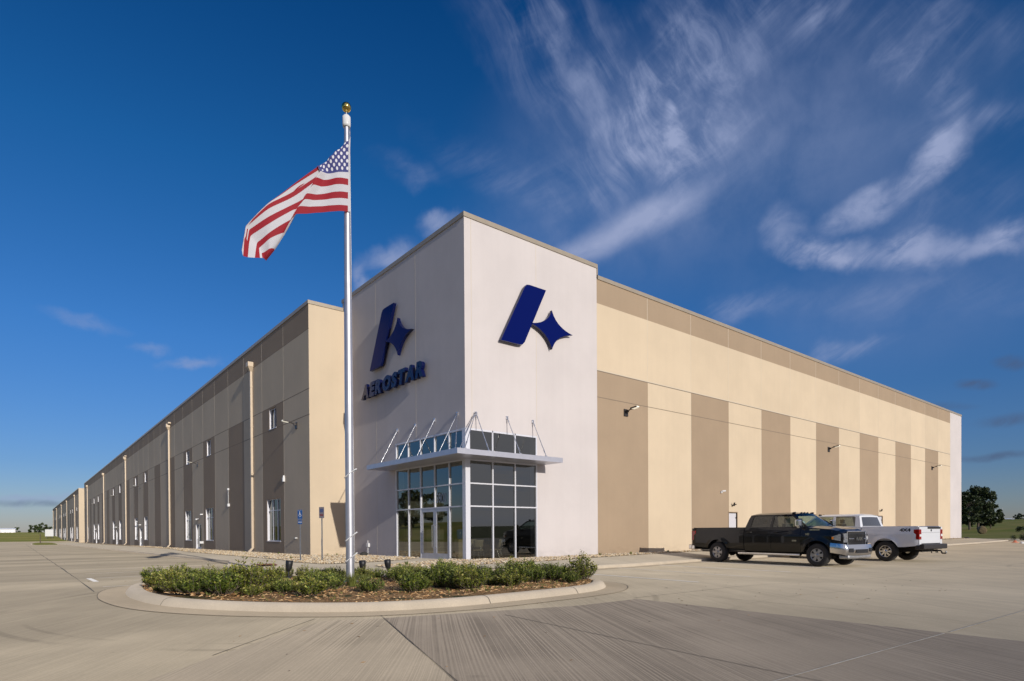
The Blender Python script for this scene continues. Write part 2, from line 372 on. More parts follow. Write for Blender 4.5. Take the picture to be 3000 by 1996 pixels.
def concrete(name, base, tine=0.0, tdir=0, bands=False, arcs=False, joints=()):
    mt = bpy.data.materials.new(name); mt.use_nodes = True
    N = NT(mt.node_tree); b = N.n['Principled BSDF']; b.inputs['Roughness'].default_value = .82; b.inputs['Specular IOR Level'].default_value = .3
    b.inputs['Diffuse Roughness'].default_value = .6
    tc = N.new('ShaderNodeTexCoord').outputs['Object']; X, Y, Z = N.sep(tc)[:3]
    a = N.ramp(N.noise(tc, .25, 7, .62), .3, .7, .9, 1.07)
    mp = N.new('ShaderNodeMapping'); N.put(mp.inputs[0], tc); mp.inputs[2].default_value = (0, 0, math.radians(tdir))
    a2 = N.ramp(N.noise(N.vm('MULTIPLY', mp.outputs[0], (1.6, .3, 1)), 1.1, 8, .68), .3, .72, .93, 1.05)
    a3 = N.ramp(N.noise(tc, 38, 4, .8), .25, .75, .93, 1.07)
    sp = N.ramp(N.noise(tc, 6.5, 3, .5), .70, .78, 1, .80)
    oil = N.ramp(N.noise(tc, 1.15, 4, .45), .70, .76, 1, .84)
    f = N.m('MULTIPLY', N.m('MULTIPLY', N.m('MULTIPLY', N.m('MULTIPLY', a, a2), a3), sp), oil)
    if bands:
        yb = N.noise(N.vm('MULTIPLY', tc, (.015, .24, 0)), 1.0, 4, .55)
        fb = N.ramp(yb, .40, .62, .80, 1.08)
        sel = N.ramp(X, -6.5, -8.5)
        f = N.m('MULTIPLY', f, N.m('ADD', N.m('MULTIPLY', fb, sel), N.m('SUBTRACT', 1.0, sel)))
    if bands: f = N.m('MULTIPLY', f, N.ramp(X, -7.0, 1.0, .98, 1.28))  # brighter to the right: angle-dependent sunlight return painted into the colour
    h = N.noise(tc, 55, 5, .7)
    if tine:
        # transverse tining: grooves running along Y, irregular spacing and depth
        ca, sa = math.cos(math.radians(tdir)), math.sin(math.radians(tdir))
        ac = N.m('SUBTRACT', N.m('MULTIPLY', X, ca), N.m('MULTIPLY', Y, sa)); al = N.m('ADD', N.m('MULTIPLY', X, sa), N.m('MULTIPLY', Y, ca))
        wx = N.m('ADD', ac, N.m('MULTIPLY', N.noise(N.comb(N.m('MULTIPLY', ac, .4), N.m('MULTIPLY', al, .15), 0.0), 1.0, 2), .12))
        g1 = N.noise(N.comb(N.m('MULTIPLY', wx, 40.0), N.m('MULTIPLY', al, .10), 0.0), 1.0, 1, .5)
        g2 = N.noise(N.comb(N.m('MULTIPLY', wx, 5.0), N.m('MULTIPLY', al, .10), 3.0), 1.0, 2, .6)
        gr = N.m('MULTIPLY', N.ramp(g1, .57, .45), N.ramp(g2, .3, .6, .6, 1))
        patch = N.ramp(N.noise(tc, .35, 3), .35, .6, .35, 1)
        gr = N.m('MULTIPLY', gr, patch)
        f = N.m('MULTIPLY', f, N.m('SUBTRACT', 1.0, N.m('MULTIPLY', gr, tine)))
        h = N.m('SUBTRACT', h, N.m('MULTIPLY', gr, 1.2))
    if arcs:
        for cx, cy, r, wd, st, amin in arcs:
            d = N.m('ABSOLUTE', N.m('SUBTRACT', N.vm('LENGTH', N.vm('SUBTRACT', tc, (cx, cy, 0))), r))
            k = N.m('MULTIPLY', N.ramp(d, wd, wd*.3), N.ramp(N.noise(tc, .45, 5, .6), .42, .62))
            f = N.m('MULTIPLY', f, N.m('SUBTRACT', 1.0, N.m('MULTIPLY', k, st)))
    N.put(b.inputs['Base Color'], N.vm('MULTIPLY', tuple(base), N.comb(f, f, f)))
    bn = N.new('ShaderNodeBump'); bn.inputs['Strength'].default_value = .35; bn.inputs['Distance'].default_value = .004
    N.put(bn.inputs['Height'], h); N.l.new(bn.outputs[0], b.inputs['Normal'])
    return mt
CB = (.50, .42, .295)
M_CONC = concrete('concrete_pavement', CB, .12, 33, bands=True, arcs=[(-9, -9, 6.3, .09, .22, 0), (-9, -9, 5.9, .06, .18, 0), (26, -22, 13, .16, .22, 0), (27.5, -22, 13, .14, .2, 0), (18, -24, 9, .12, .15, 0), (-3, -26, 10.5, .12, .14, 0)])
M_TINE = concrete('tined_concrete', (.355, .295, .225), .34, 31)
M_TINE2 = concrete('tined_concrete_light', (.48, .40, .29), .30, 36)
M_WALK = concrete('sidewalk_concrete', (.52, .45, .34))
M_KERB = concrete('kerb_concrete', (.56, .48, .37))
M_GUT = concrete('gutter_concrete', (.46, .375, .26))

def sheet(xs, ys, dz, m, name):
    g = MB(); n = len(xs)
    g.add([(x, y, gz(x, y)+dz) for y in ys for x in xs], [(j*n+i, j*n+i+1, (j+1)*n+i+1, (j+1)*n+i) for j in range(len(ys)-1) for i in range(n-1)], m)
    return struct(g.build(name))
xs = [-39, -30, -20, -12, -6, -2, -1, 0, 1, 2, 3, 4, 5, 6, 10, 20, 35, 50, 62, 75, 87]; ys = [-76, -60, -40, -25, -15, -8, 0, 3, 10, 20, 40, 80, 120, 160, 190, 237]
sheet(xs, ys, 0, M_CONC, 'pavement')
def flat(poly, z, m, name, holes=None):
    b = bmesh.new(); vv = [b.verts.new((x, y, (z(x, y) if callable(z) else z))) for x, y in poly]
    f = b.faces.new(vv)
    if f.normal.z < 0 or True:
        b.normal_update()
        if f.normal.z < 0: bmesh.ops.reverse_faces(b, faces=[f])
    bmesh.ops.triangulate(b, faces=[f])
    me = bpy.data.meshes.new(name); b.to_mesh(me); b.free(); me.materials.append(m)
    o = bpy.data.objects.new(name, me); COL.objects.link(o); return struct(o)
flat([(-5.42, -13.72), (-7.0, -13.7), (-10.45, -12.75), (-11.78, -16.83), (-12.6, -19.6), (-13.1, -24), (-5.6, -24)], -.016, M_TINE, 'pavement_slab')
flat([(-10.47, -12.75), (-11.3, -12.4), (-13.25, -14.2), (-16.5, -17.5), (-19, -24), (-13.12, -24), (-12.62, -19.6), (-11.8, -16.83)], -.016, M_TINE2, 'pavement_slab')

def strip(pts, wd, z, m, name, wob=0.0):
    g = MB(); P = [Vector((x, y, 0)) for x, y in pts]
    Q = []
    for a, b_ in zip(P, P[1:]):
        n = max(1, int((b_-a).length/(1.2 if wob else 6)))
        for i in range(n): Q.append(a.lerp(b_, i/n))
    Q.append(P[-1]); vs = []
    for i, p in enumerate(Q):
        d = (Q[min(i+1, len(Q)-1)]-Q[max(i-1, 0)]).normalized(); n = Vector((-d.y, d.x, 0))
        ww = wd*(1+wob*(rnd.random()-.5)*1.6); off = n*(rnd.random()-.5)*wob*wd
        for s in (-.5, .5): q = p+n*ww*s+off; vs.append((q.x, q.y, gz(q.x, q.y)+z))
    g.add(vs, [(2*i+2, 2*i+3, 2*i+1, 2*i) for i in range(len(Q)-1)], m)
    return struct(g.build(name, recalc=False))
M_SEAL = mat('dark_joint_sealant', (.13, .115, .095), .8, 0, .4, 6); M_SEALW = mat('pale_joint_sealant', (.60, .56, .48), .7, 0, .25, 5)
M_LINE = concrete('worn_white_line_paint', (.86, .83, .77)); M_LINEF = concrete('faded_line_paint', (.66, .60, .50))
strip([(-13.58, -4.3), (-13.62, 7), (-13.9, 60), (-14.35, 150)], .03, .004, M_SEAL, 'joint', .9)
strip([(-10.33, -12.45), (-11.8, -16.83), (-12.6, -19.6), (-13.0, -23)], .009, .010, M_SEAL, 'joint', .5)
strip([(-8.78, -13.75), (-9.3, -18.8), (-9.5, -24)], .012, .010, M_SEAL, 'joint', .5)
strip([(-12, -18.6), (-9.54, -18.71), (-5.6, -18.9)], .016, .010, M_SEALW, 'joint', .5)
strip([(-5.4, -18.92), (-2.11, -19.06), (12, -19.5), (40, -20.4)], .016, .010, M_SEALW, 'joint', .5)
strip([(-11.3, -12.1), (-13.22, -14.1)], .014, .006, M_SEAL, 'joint', .5)
strip([(-5.3, -13.6), (8, -13.9), (40, -14.8), (70, -15.6)], .012, .010, M_SEAL, 'joint', .5)
strip([(-4.0, -13.8), (-4.3, -24)], .008, .004, M_SEAL, 'joint', .5)
for yy in (3.2, 8.5, 15, 22, 31, 42, 56, 74):
    strip([(-13.5, yy), (-8.4, yy+.2)], .012, .004, M_SEAL, 'joint', .5)
for x0, y0, x1, y1 in [(4.1, -4.95, 3.35, -11.22), (-1.04, -7.6, -1.17, -12.31), (7.35, -4.6, 7.08, -10.72), (10.75, -4.5, 10.3, -10.8), (14.1, -4.5, 13.8, -10.8), (17.45, -4.5, 17.1, -10.8), (20.8, -4.55, 20.5, -10.8), (24.1, -4.6, 23.9, -10.8)]:
    strip([(x0, y0), (x1, y1)], .12, .005, M_LINE, 'parking_line')
strip([(-13.31, 1.0), (-13.25, -.8)], .13, .005, M_LINE, 'parking_line')
for y0 in (-1.15, .9, 3.9, 6.8):
    strip([(-13.2 if y0 > 0 else -12.4, y0), (-8.6, y0+.12)], .10, .004, M_LINEF, 'parking_line')
strip([(-13.28, -2.9), (-8.2, -2.55)], .10, .004, M_LINEF, 'parking_line')

# sidewalk with kerb ------------------------------------------------
SWZ = .08
walk_out = [(-8.75, 176), (-8.6, 126), (-8.05, 73), (-7.74, 42), (-7.45, 17), (-7.3, 9), (-7.55, 4.2), (-7.5, 2.4), (-7.15, 0), (-6.5, -2.6), (-5.3, -4.4), (-3.0, -5.5), (-1.0, -5.95), (.6, -6.1)]
walk_poly = walk_out+[(.6, -3.1), (.6, .2), (0, .2), (.1, 12.6), (-2.0, 12.6), (-2.0, 176)]
def zsw(x, y):
    if x <= .61 and y > -3.2: return gb(x, y)+.10
    return gz(x, y)+.12
flat(walk_poly, zsw, M_WALK, 'sidewalk')
YK = [(.6, -6.1), (4.2, -4.62), (7, -4.35), (11, -4.2), (25, -4.5), (43.3, -4.9), (57, -4.9), (67.4, -4.5), (70.5, -4.3)]
YG = [(.6, -3.1), (4.8, -2.1), (10.6, -1.35), (15.3, -1.12), (30, -1.0), (70.5, -1.0)]
def pw(tab, x):
    if x <= tab[0][0]: return tab[0][1]
    for (a, va), (c, vc) in zip(tab, tab[1:]):
        if x <= c: return va+(vc-va)*(x-a)/(c-a)
    return tab[-1][1]
def zright(x, y):
    yk, yg = pw(YK, x), pw(YG, x); zk = gz(x, yk)+.12; zw = gb(x, 0)+.065+.035*max(0, 1-(x-.6)/3)
    if y >= yg: return zw
    return zk+(zw-zk)*(y-yk)/(yg-yk)
XR = [.6+.5*i for i in range(24)]+[12.6+3*i for i in range(19)]+[70.4]
g = MB(); vs = []
for x in XR:
    yk, yg = pw(YK, x), pw(YG, x)
    vs += [(x, yk, zright(x, yk)), (x, yg, zright(x, yg)), (x, .1, zright(x, 0))]
g.add(vs, [q for i in range(len(XR)-1) for q in ((3*i, 3*i+3, 3*i+4, 3*i+1), (3*i+1, 3*i+4, 3*i+5, 3*i+2))], M_WALK); struct(g.build('sidewalk'))
g = MB(); vs = []
for x in XR:
    yk = pw(YK, x); z = gz(x, yk); vs += [(x, yk+.16, zright(x, yk+.16)+.004), (x, yk-.002, zright(x, yk)+.004), (x, yk-.03, zright(x, yk)-.02), (x, yk-.04, z+.003), (x, yk-.55, z+.004)]
g.add(vs, [(5*i+k, 5*i+5+k, 5*i+6+k, 5*i+1+k) for i in range(len(XR)-1) for k in (0, 1, 2)], M_KERB, True); struct(g.build('kerb'))
g = MB(); g.add(vs, [(5*i+3, 5*i+8, 5*i+9, 5*i+4) for i in range(len(XR)-1)], M_GUT); struct(g.build('gutter'))
KE = [(70.4, -4.3), (74.8, -3.87), (77.5, -2.2), (79.3, -.41), (85.2, 3.64), (92, 8)]
strip(KE, .3, .12, M_KERB, 'kerb')
flat(KE+[(92, 60), (70.45, 60)], lambda x, y: gz(x, y)+.10, M_GRASS, 'grass_verge')
kb = MB(); ku = MB()
def ease(i):
    y = walk_out[i]; 
    return .0 if -4.9 < y[1] < 4.4 and y[0] < -4 else 1.0
for i in range(len(walk_out)-1):
    a, b_ = Vector(walk_out[i]+(0,)), Vector(walk_out[i+1]+(0,)); 
    d = (b_-a).normalized(); n = Vector((d.y, -d.x, 0))
    if (a+n*.1).x > a.x and a.x < -5: n = -n
    def P(p, off, z): q = p+n*off; return (q.x, q.y, gz(q.x, q.y)+z)
    ra, rb = ease(i), ease(i+1)
    fl = 1.1
    oa, ob = (.012 if ra else fl), (.012 if rb else fl)
    kb.add([P(a, -.16, .101), P(b_, -.16, .101), P(b_, 0 if rb else 0, .101), P(a, 0, .101), P(a, oa, .0 if ra else -.01), P(b_, ob, 0 if rb else -.01)], [(0, 1, 2, 3), (3, 2, 5, 4)], M_KERB)
    if ra and rb:
        ku.add([P(a, .013, .004), P(b_, .013, .004), P(b_, .5, .004), P(a, .5, .004)], [(0, 1, 2, 3)], M_GUT)
struct(kb.build('kerb')); struct(ku.build('gutter'))
flat([(-8.2, 2.75), (-7.62, 3.3), (-7.05, 3.2), (-7.35, 1.9)], lambda x, y: .10, mat('brick_red_paver', (.20, .055, .045), .7, 0, .2, 10), 'tactile_pad')

# walk joints
for yy in (20, 26, 33, 41, 52, 66, 84): strip([(-7.3, yy), (-4.6, yy)], .02, .105, M_SEAL, 'joint')
strip([(-5.6, 1.45), (-3.1, -.4)], .015, .105, M_SEAL, 'joint'); strip([(-7.2, 0), (-4.9, -1.2)], .015, .105, M_SEAL, 'joint')

# gravel beds -------------------------------------------------------
M_GRAVB = mat('gravel_base', (.34, .26, .16), .95, 0, .4, 14, bump=.8, bscale=30)
gA = [(-2.13, 12.47), (-2.13, 174), (-3.6, 174), (-3.65, 46), (-5.1, 30), (-5.2, 15.5), (-5.3, 7.6), (-5.9, 5.1), (-5.65, 1.9), (-4.5, 1.5), (-2.9, 2.0), (-1.6, 2.7), (0, 4.0), (0, 12.47)]
gC = [(0, 0), (0, 1.25), (-2.3, 0.1), (-4.85, -1.1), (-5.05, -2.4), (-4.4, -3.2), (-3.4, -3.4), (-.94, -3.15), (.6, -3.1), (.6, 0)]
zg = lambda x, y: gb(x, y)+.112
gR = [(.6, 0)]+[(x, y) for x, y in YG]+[(70.4, 0)]
def zgr(x, y): return (zright(x, y)+.012) if x > .6 else zg(x, y)
flat(gA, zg, M_GRAVB, 'gravel_bed'); flat(gC, zg, M_GRAVB, 'gravel_bed')
g = MB(); vs = []
for x in XR: yg = pw(YG, x); vs += [(x, yg, zright(x, yg)+.012), (x, .05, zright(x, 0)+.012)]
g.add(vs, [(2*i, 2*i+2, 2*i+3, 2*i+1) for i in range(len(XR)-1)], M_GRAVB); struct(g.build('gravel_bed'))
st_m = [mat('river_stone_tan', (.60, .46, .28), .8), mat('river_stone_pale', (.72, .62, .46), .8), mat('river_stone_brown', (.36, .24, .13), .8), mat('river_stone_grey', (.46, .42, .36), .8)]
g = MB(); cnt = 0
while cnt < 15500:
    r = rnd.random()
    if r < .34: P_ = gA; x = rnd.uniform(-6, 0); y = rnd.uniform(1.2, 22)
    elif r < .48: P_ = gA; x = rnd.uniform(-5.4, -2.1); y = 22+52*rnd.random()**1.7
    elif r < .84: P_ = gC; x = rnd.uniform(-5.2, 12); y = rnd.uniform(-3.5, 1.3)
    else: P_ = gC; x = 12+56*rnd.random()**1.5; y = rnd.uniform(-2.2, 0)
    if x > .6: P_ = gR
    if not inpoly(x, y, P_): continue
    s = rnd.uniform(.022, .052); 
    g.ico((x, y, zgr(x, y)+s*.25+rnd.random()*.02), s*rnd.uniform(.8, 1.4), s, s*rnd.uniform(.4, .75), st_m[rnd.choices((0, 1, 2, 3), (5, 4, 2, 2))[0]], rnd.random()*3)
    cnt += 1
o = g.build('river_stones', recalc=False); o['kind'] = 'stuff'; o['label'] = 'tan and brown river stones lining the foot of the building'; 

# planting island ---------------------------------------------------
isl_o = [(-12.7, -3.7), (-12.99, -4.61), (-13.13, -5.86), (-13.13, -6.9), (-12.95, -8.38), (-12.5, -9.55), (-11.74, -10.72), (-10.85, -11.6), (-10.07, -12.1), (-9.0, -12.38), (-8.01, -12.45), (-6.05, -12.36), (-4.9, -12.2), (-4.09, -11.75), (-3.45, -11.1), (-3.3, -10.3), (-3.7, -9.4), (-4.7, -8.2), (-6.2, -6.6), (-7.8, -5.0), (-9.6, -3.7), (-11.2, -3.05), (-12.1, -3.1)]
def chaikin(P, n=2):
    for _ in range(n):
        Q = []
        for i in range(len(P)):
            a, b_ = P[i], P[(i+1) % len(P)]
            Q += [(a[0]*.75+b_[0]*.25, a[1]*.75+b_[1]*.25), (a[0]*.25+b_[0]*.75, a[1]*.25+b_[1]*.75)]
        P = Q
    return P
ISL = chaikin(isl_o)
def offs(P, d):
    Q = []; n = len(P)
    for i in range(n):
        a, b_ = Vector(P[i-1]), Vector(P[(i+1) % n]); t = (b_-a).normalized(); nn = Vector((-t.y, t.x))
        Q.append((P[i][0]+nn.x*d, P[i][1]+nn.y*d))
    return Q
area = sum(ISL[i-1][0]*ISL[i][1]-ISL[i][0]*ISL[i-1][1] for i in range(len(ISL)))
if area < 0: ISL.reverse()
rings = [(.0, -.02), (.03, .03), (.07, .085), (.13, .115), (.2, .122), (.30, .122), (.335, .11), (.35, .06)]
rings = [(d, z) for d, z in rings]
g = MB(); n = len(ISL); vs = []
for d, z in rings: vs += [(x, y, z) for x, y in offs(ISL, d)]
g.add(vs, [(k*n+i, k*n+(i+1) % n, (k+1)*n+(i+1) % n, (k+1)*n+i) for k in range(len(rings)-1) for i in range(n)], M_KERB, True)
struct(g.build('island_kerb'))
g = MB(); vs = [(x, y, -.006) for x, y in offs(ISL, .01)]+[(x, y, -.013) for x, y in offs(ISL, -.52)]
g.add(vs, [(i, (i+1) % n, n+(i+1) % n, n+i) for i in range(n)], M_GUT); struct(g.build('island_gutter'))
g = MB(); vs = [(x, y, -.0085) for x, y in offs(ISL, -.51)]+[(x, y, -.0085) for x, y in offs(ISL, -.522)]
g.add(vs, [(i, (i+1) % n, n+(i+1) % n, n+i) for i in range(n)], M_SEAL); struct(g.build('joint'))
for px, py in ((-8.15, -12.45), (-5.65, -12.33), (-12.9, -8.4)):     # kerb joints
    j = min(range(n), key=lambda i: (ISL[i][0]-px)**2+(ISL[i][1]-py)**2)
    A = [offs(ISL, d)[j] for d, z in rings[:7]]; Bn = Vector(ISL[(j+1) % n])-Vector(ISL[j]); Bn.normalize()
    vs = []
    for (x, y), (d, z) in zip(A, rings[:7]):
        for s in (-.008, .008): vs.append((x+Bn.x*s-0, y+Bn.y*s, z+.004))
    vs = [(v[0], v[1]-.003, v[2]) for v in vs]
    g = MB(); g.add(vs, [(2*i, 2*i+1, 2*i+3, 2*i+2) for i in range(6)], M_SEAL); struct(g.build('joint'))
INN = offs(ISL, .34)
M_MULCH = bpy.data.materials.new('mulch'); M_MULCH.use_nodes = True
N = NT(M_MULCH.node_tree); b = N.n['Principled BSDF']; b.inputs['Roughness'].default_value = .95
tc = N.new('ShaderNodeTexCoord').outputs['Object']
cc = N.mix(N.ramp(N.noise(N.vm('MULTIPLY', tc, (1, 2.2, 1)), 16, 6, .75), .38, .62), (.26, .13, .045, 1), (.60, .37, .16, 1))
cc = N.mix(N.ramp(N.noise(tc, 1.6, 5), .52, .62), cc, (.085, .085, .022, 1)); N.put(b.inputs['Base Color'], cc)
bn = N.new('ShaderNodeBump'); bn.inputs['Distance'].default_value = .03; N.put(bn.inputs['Height'], N.noise(tc, 22, 6, .8)); N.l.new(bn.outputs[0], b.inputs['Normal'])
def mz(x, y): return .10+.035*math.sin(x*1.3+2)*math.sin(y*1.7)+.03
g = MB(); bm = bmesh.new(); f = bm.faces.new([bm.verts.new((x, y, .095)) for x, y in INN]); bmesh.ops.triangulate(bm, faces=[f])
bmesh.ops.subdivide_edges(bm, edges=bm.edges, cuts=3, use_grid_fill=True)
for v in bm.verts:
    if not v.is_boundary: v.co.z = mz(v.co.x, v.co.y)
bm.normal_update()
if sum(f.normal.z for f in bm.faces) < 0: bmesh.ops.reverse_faces(bm, faces=bm.faces)
me = bpy.data.meshes.new('mulch_bed'); bm.to_mesh(me); bm.free(); me.materials.append(M_MULCH); o = bpy.data.objects.new('mulch_bed', me); COL.objects.link(o); struct(o)
chip = [mat('wood_chip_pale', (.70, .48, .25), .9), mat('wood_chip_brown', (.46, .25, .10), .9), mat('wood_chip_dark', (.22, .12, .05), .9)]
g = MB(); cnt = 0
while cnt < 5200:
    x = rnd.uniform(-13.2, -3.2); y = rnd.uniform(-12.4, -3)
    if not inpoly(x, y, INN): continue
    z = mz(x, y)+.012; a = rnd.random()*PI; L = rnd.uniform(.015, .055); wd = rnd.uniform(.005, .012); t = rnd.uniform(-.5, .5)
    d = Vector((math.cos(a), math.sin(a), t*.6)); nn = Vector((-math.sin(a), math.cos(a), rnd.uniform(-.3, .3))); p = Vector((x, y, z))
    g.add([p-d*L-nn*wd, p+d*L-nn*wd, p+d*L+nn*wd, p-d*L+nn*wd, p+Vector((0, 0, wd*1.3))], [(0, 1, 4), (1, 2, 4), (2, 3, 4), (3, 0, 4)], rnd.choice(chip)); cnt += 1
o = g.build('mulch_chips', recalc=False); o['kind'] = 'stuff'; o['label'] = 'shredded wood mulch chips in the planting island'

g = MB(); R = random.Random(77)
for k in range(170):
    if k < 90: x, y = R.uniform(-13.6, 6), R.uniform(-17, -12.6)
    elif k < 130: x, y = R.uniform(0, 24), R.uniform(-14, -6)
    else: x, y = R.uniform(-13.5, -8), R.uniform(-3, 16)
    z = gz(x, y)+.004; a = R.random()*6.28; L = R.uniform(.012, .045); W_ = L*R.uniform(.15, .5); d = Vector((math.cos(a), math.sin(a), 0)); n_ = Vector((-d.y, d.x, 0)); p = Vector((x, y, z))
    g.add([p-d*L, p-n_*W_+Vector((0, 0, .006)), p+d*L+Vector((0, 0, .004)), p+n_*W_+Vector((0, 0, .008))], [(0, 1, 2, 3)], R.choice(chip[1:]+[M_SEAL]))
o = g.build('leaf_litter', recalc=False); o['kind'] = 'stuff'; o['label'] = 'scattered dry leaves and twigs on the concrete'
# shrubs ------------------------------------------------------------
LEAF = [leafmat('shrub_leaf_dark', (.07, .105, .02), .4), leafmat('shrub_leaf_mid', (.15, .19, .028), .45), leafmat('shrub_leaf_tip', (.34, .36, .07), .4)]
LEAFY = [leafmat('shrub_leaf_olive', (.11, .12, .022), .4), leafmat('shrub_leaf_yellow_green', (.22, .235, .035), .45), leafmat('shrub_leaf_straw', (.42, .38, .10), .4)]
def leaf_quad(g, p, d, up, L, W, m):
    s = d.cross(up)
    if s.length < 1e-3: s = Vector((1, 0, 0))
    s.normalize()
    g.add([p, p+d*L*.45+s*W*.5, p+d*L, p+d*L*.45-s*W*.5], [(0, 1, 2, 3)], m)
def shrub_mesh(seed, h, r, nst, dark=0):
    R = random.Random(seed); g = MB(); st = MB()
    for k in range(nst):
        a = R.random()*2*PI; rr = r*math.sqrt(R.random()); hh = h*(1-.45*(rr/r)**2)*R.uniform(.6, 1.1)
        b0 = Vector((rr*.35*math.cos(a), rr*.35*math.sin(a), 0)); top = Vector((rr*math.cos(a), rr*math.sin(a), hh))
        mid = b0.lerp(top, .5)+Vector((rr*.2*math.cos(a), rr*.2*math.sin(a), 0))
        st.tube(b0, mid, .006, M_BARK, 5, cap=False); st.tube(mid, top, .005, M_BARK, 5, r2=.002, cap=False)
        nl = int(R.uniform(34, 50))
        for i in range(nl):
            t = .12+.88*(i/nl)**.8; c = b0.lerp(mid, t*2) if t < .5 else mid.lerp(top, t*2-1)
            aa = i*2.4+R.random(); d = Vector((math.cos(aa), math.sin(aa), R.uniform(.1, 1.1))).normalized()
            L = R.uniform(.032, .058)*(1.15 if t < .9 else .8)
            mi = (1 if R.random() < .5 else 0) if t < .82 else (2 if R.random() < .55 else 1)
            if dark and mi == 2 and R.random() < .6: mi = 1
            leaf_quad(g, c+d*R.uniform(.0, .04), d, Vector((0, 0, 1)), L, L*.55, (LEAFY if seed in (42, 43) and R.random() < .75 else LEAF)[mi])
    return g, st
protos = []
for k, (h, r, nst, dk_) in enumerate([(.42, .34, 44, 0), (.36, .30, 38, 1), (.5, .33, 40, 0), (.3, .30, 34, 0), (.46, .36, 48, 1)]):
    g, st = shrub_mesh(40+k, h, r, nst, dk_)
    t = thing('leafy_shrub', 'leafy green shrub growing in the crowded planting island', 'shrub', (0, 0, 0), 0, 'leafy shrubs in the planting island')
    g.build('foliage', t, recalc=False); st.build('stems', t, recalc=False); protos.append(t)
Rr = random.Random(3)
def ground_at(px, py, z=.12):
    d = CF_+CR_*((px-1500)/1761.39)+CU_*((1567.38-py)/1761.39); t = (z-CAM.z)/d.z; return CAM+d*t
pts = []
for u, v in [(60,700),(150,735),(240,705),(350,680),(470,655),(545,690),(700,690),(800,745),(1055,655),(1520,705),(300,580),(200,520),(420,560),(560,560),(640,500),(720,590),(930,600),(1060,590),(120,610),(20,580),(0,500),(450,470),(560,450),(130,450),(330,640),(900,700),(1150,640),(620,640),(40,640)]:
    pts.append((700+.2546*u, 1560+.2546*v))
for u, v in [(50,690),(150,650),(280,590),(400,625),(560,645),(720,665),(860,580),(960,610),(1080,620),(1190,625),(1300,625),(1420,585),(1560,590),(1640,560),(1760,540),(1860,575),(1960,550),(500,450),(620,460),(400,450),(760,460),(850,480),(950,500),(1060,500),(1150,470),(1250,480),(1380,500),(1500,505),(1600,515),(1000,560),(1330,560),(480,600),(200,700)]:
    pts.append((1200+.2546*u, 1560+.2546*v))
for u, v in [(235,262),(300,270),(350,277),(420,282),(260,245),(340,245),(500,272),(545,285),(480,240),(400,240),(215,250),(455,262),(380,262)]:
    pts.append((280+.6873*u, 1550+.6873*v))
placed = []
used = set()
special = {}
for px, py in pts:
    p = ground_at(px, py)
    if not inpoly(p.x, p.y, offs(ISL, .55)): continue
    if any((p.x-q[0])**2+(p.y-q[1])**2 < .16 for q in placed): continue
    if (p.x+8.74)**2+(p.y+7.55)**2 < .35: continue
    placed.append((p.x, p.y))
# fill the hidden back rows
for _ in range(700):
    x = Rr.uniform(-12.9, -3.8); y = Rr.uniform(-10.5, -3.4)
    if not inpoly(x, y, offs(ISL, .5)): continue
    if x+y*1.0 < -16.4 and (x > -12.2): continue
    if any((x-q[0])**2+(y-q[1])**2 < .27 for q in placed) or (x+8.74)**2+(y+7.6)**2 < .5 or len(placed) > 112: continue
    placed.append((x, y))
for i, (x, y) in enumerate(placed):
    k = Rr.choice((0, 1, 2, 3, 4))
    if k not in used: o = protos[k]; used.add(k)
    else: o = copy_tree(protos[k])
    s = Rr.choice((.75, .92, 1.05, 1.18, 1.3))*Rr.uniform(.9, 1.08)
    if -10.6 < x < -6.2 and y > -8.4: s = min(s, .74)
    o.location = (x, y, mz(x, y)-.01); o.rotation_euler = (0, 0, Rr.random()*6); o.scale = (s*1.05, s*1.05, s)
    special[(x, y)] = o
lab_done = set()
def relabel(key, text):
    for q in sorted(placed, key=key):
        if q not in lab_done: special[q]['label'] = text; lab_done.add(q); return
vx = Vector((CR_.x, CR_.y)).normalized(); vy = Vector((CF_.x, CF_.y)).normalized()
sxy = lambda q: ((q[0]-CAM.x)*vx.x+(q[1]-CAM.y)*vx.y)/((q[0]-CAM.x)*vy.x+(q[1]-CAM.y)*vy.y)
dep_ = lambda q: (q[0]-CAM.x)*vy.x+(q[1]-CAM.y)*vy.y
relabel(lambda q: -sxy(q), 'leafy shrub at the right-hand tip of the planting island')
relabel(lambda q: sxy(q), 'leafy shrub at the left-hand tip of the planting island')
relabel(lambda q: dep_(q), 'foremost leafy shrub, closest to the front kerb of the island')
near = lambda x, y: (lambda q: (q[0]-x)**2+(q[1]-y)**2)
relabel(near(-9.5, -8.0), 'leafy shrub directly left of the flagpole foot'); relabel(near(-7.9, -8.6), 'leafy shrub just right of the flagpole foot on bare mulch')
relabel(near(-9.62, -5.95), 'leafy shrub growing round the left black spotlight'); relabel(near(-4.4, -10.9), 'leafy shrub second from the right tip of the island')
relabel(near(-12.4, -6.6), 'leafy shrub second from the left tip of the island'); relabel(near(-8.1, -11.4), 'leafy shrub beside the kerb joint in the middle of the front kerb')
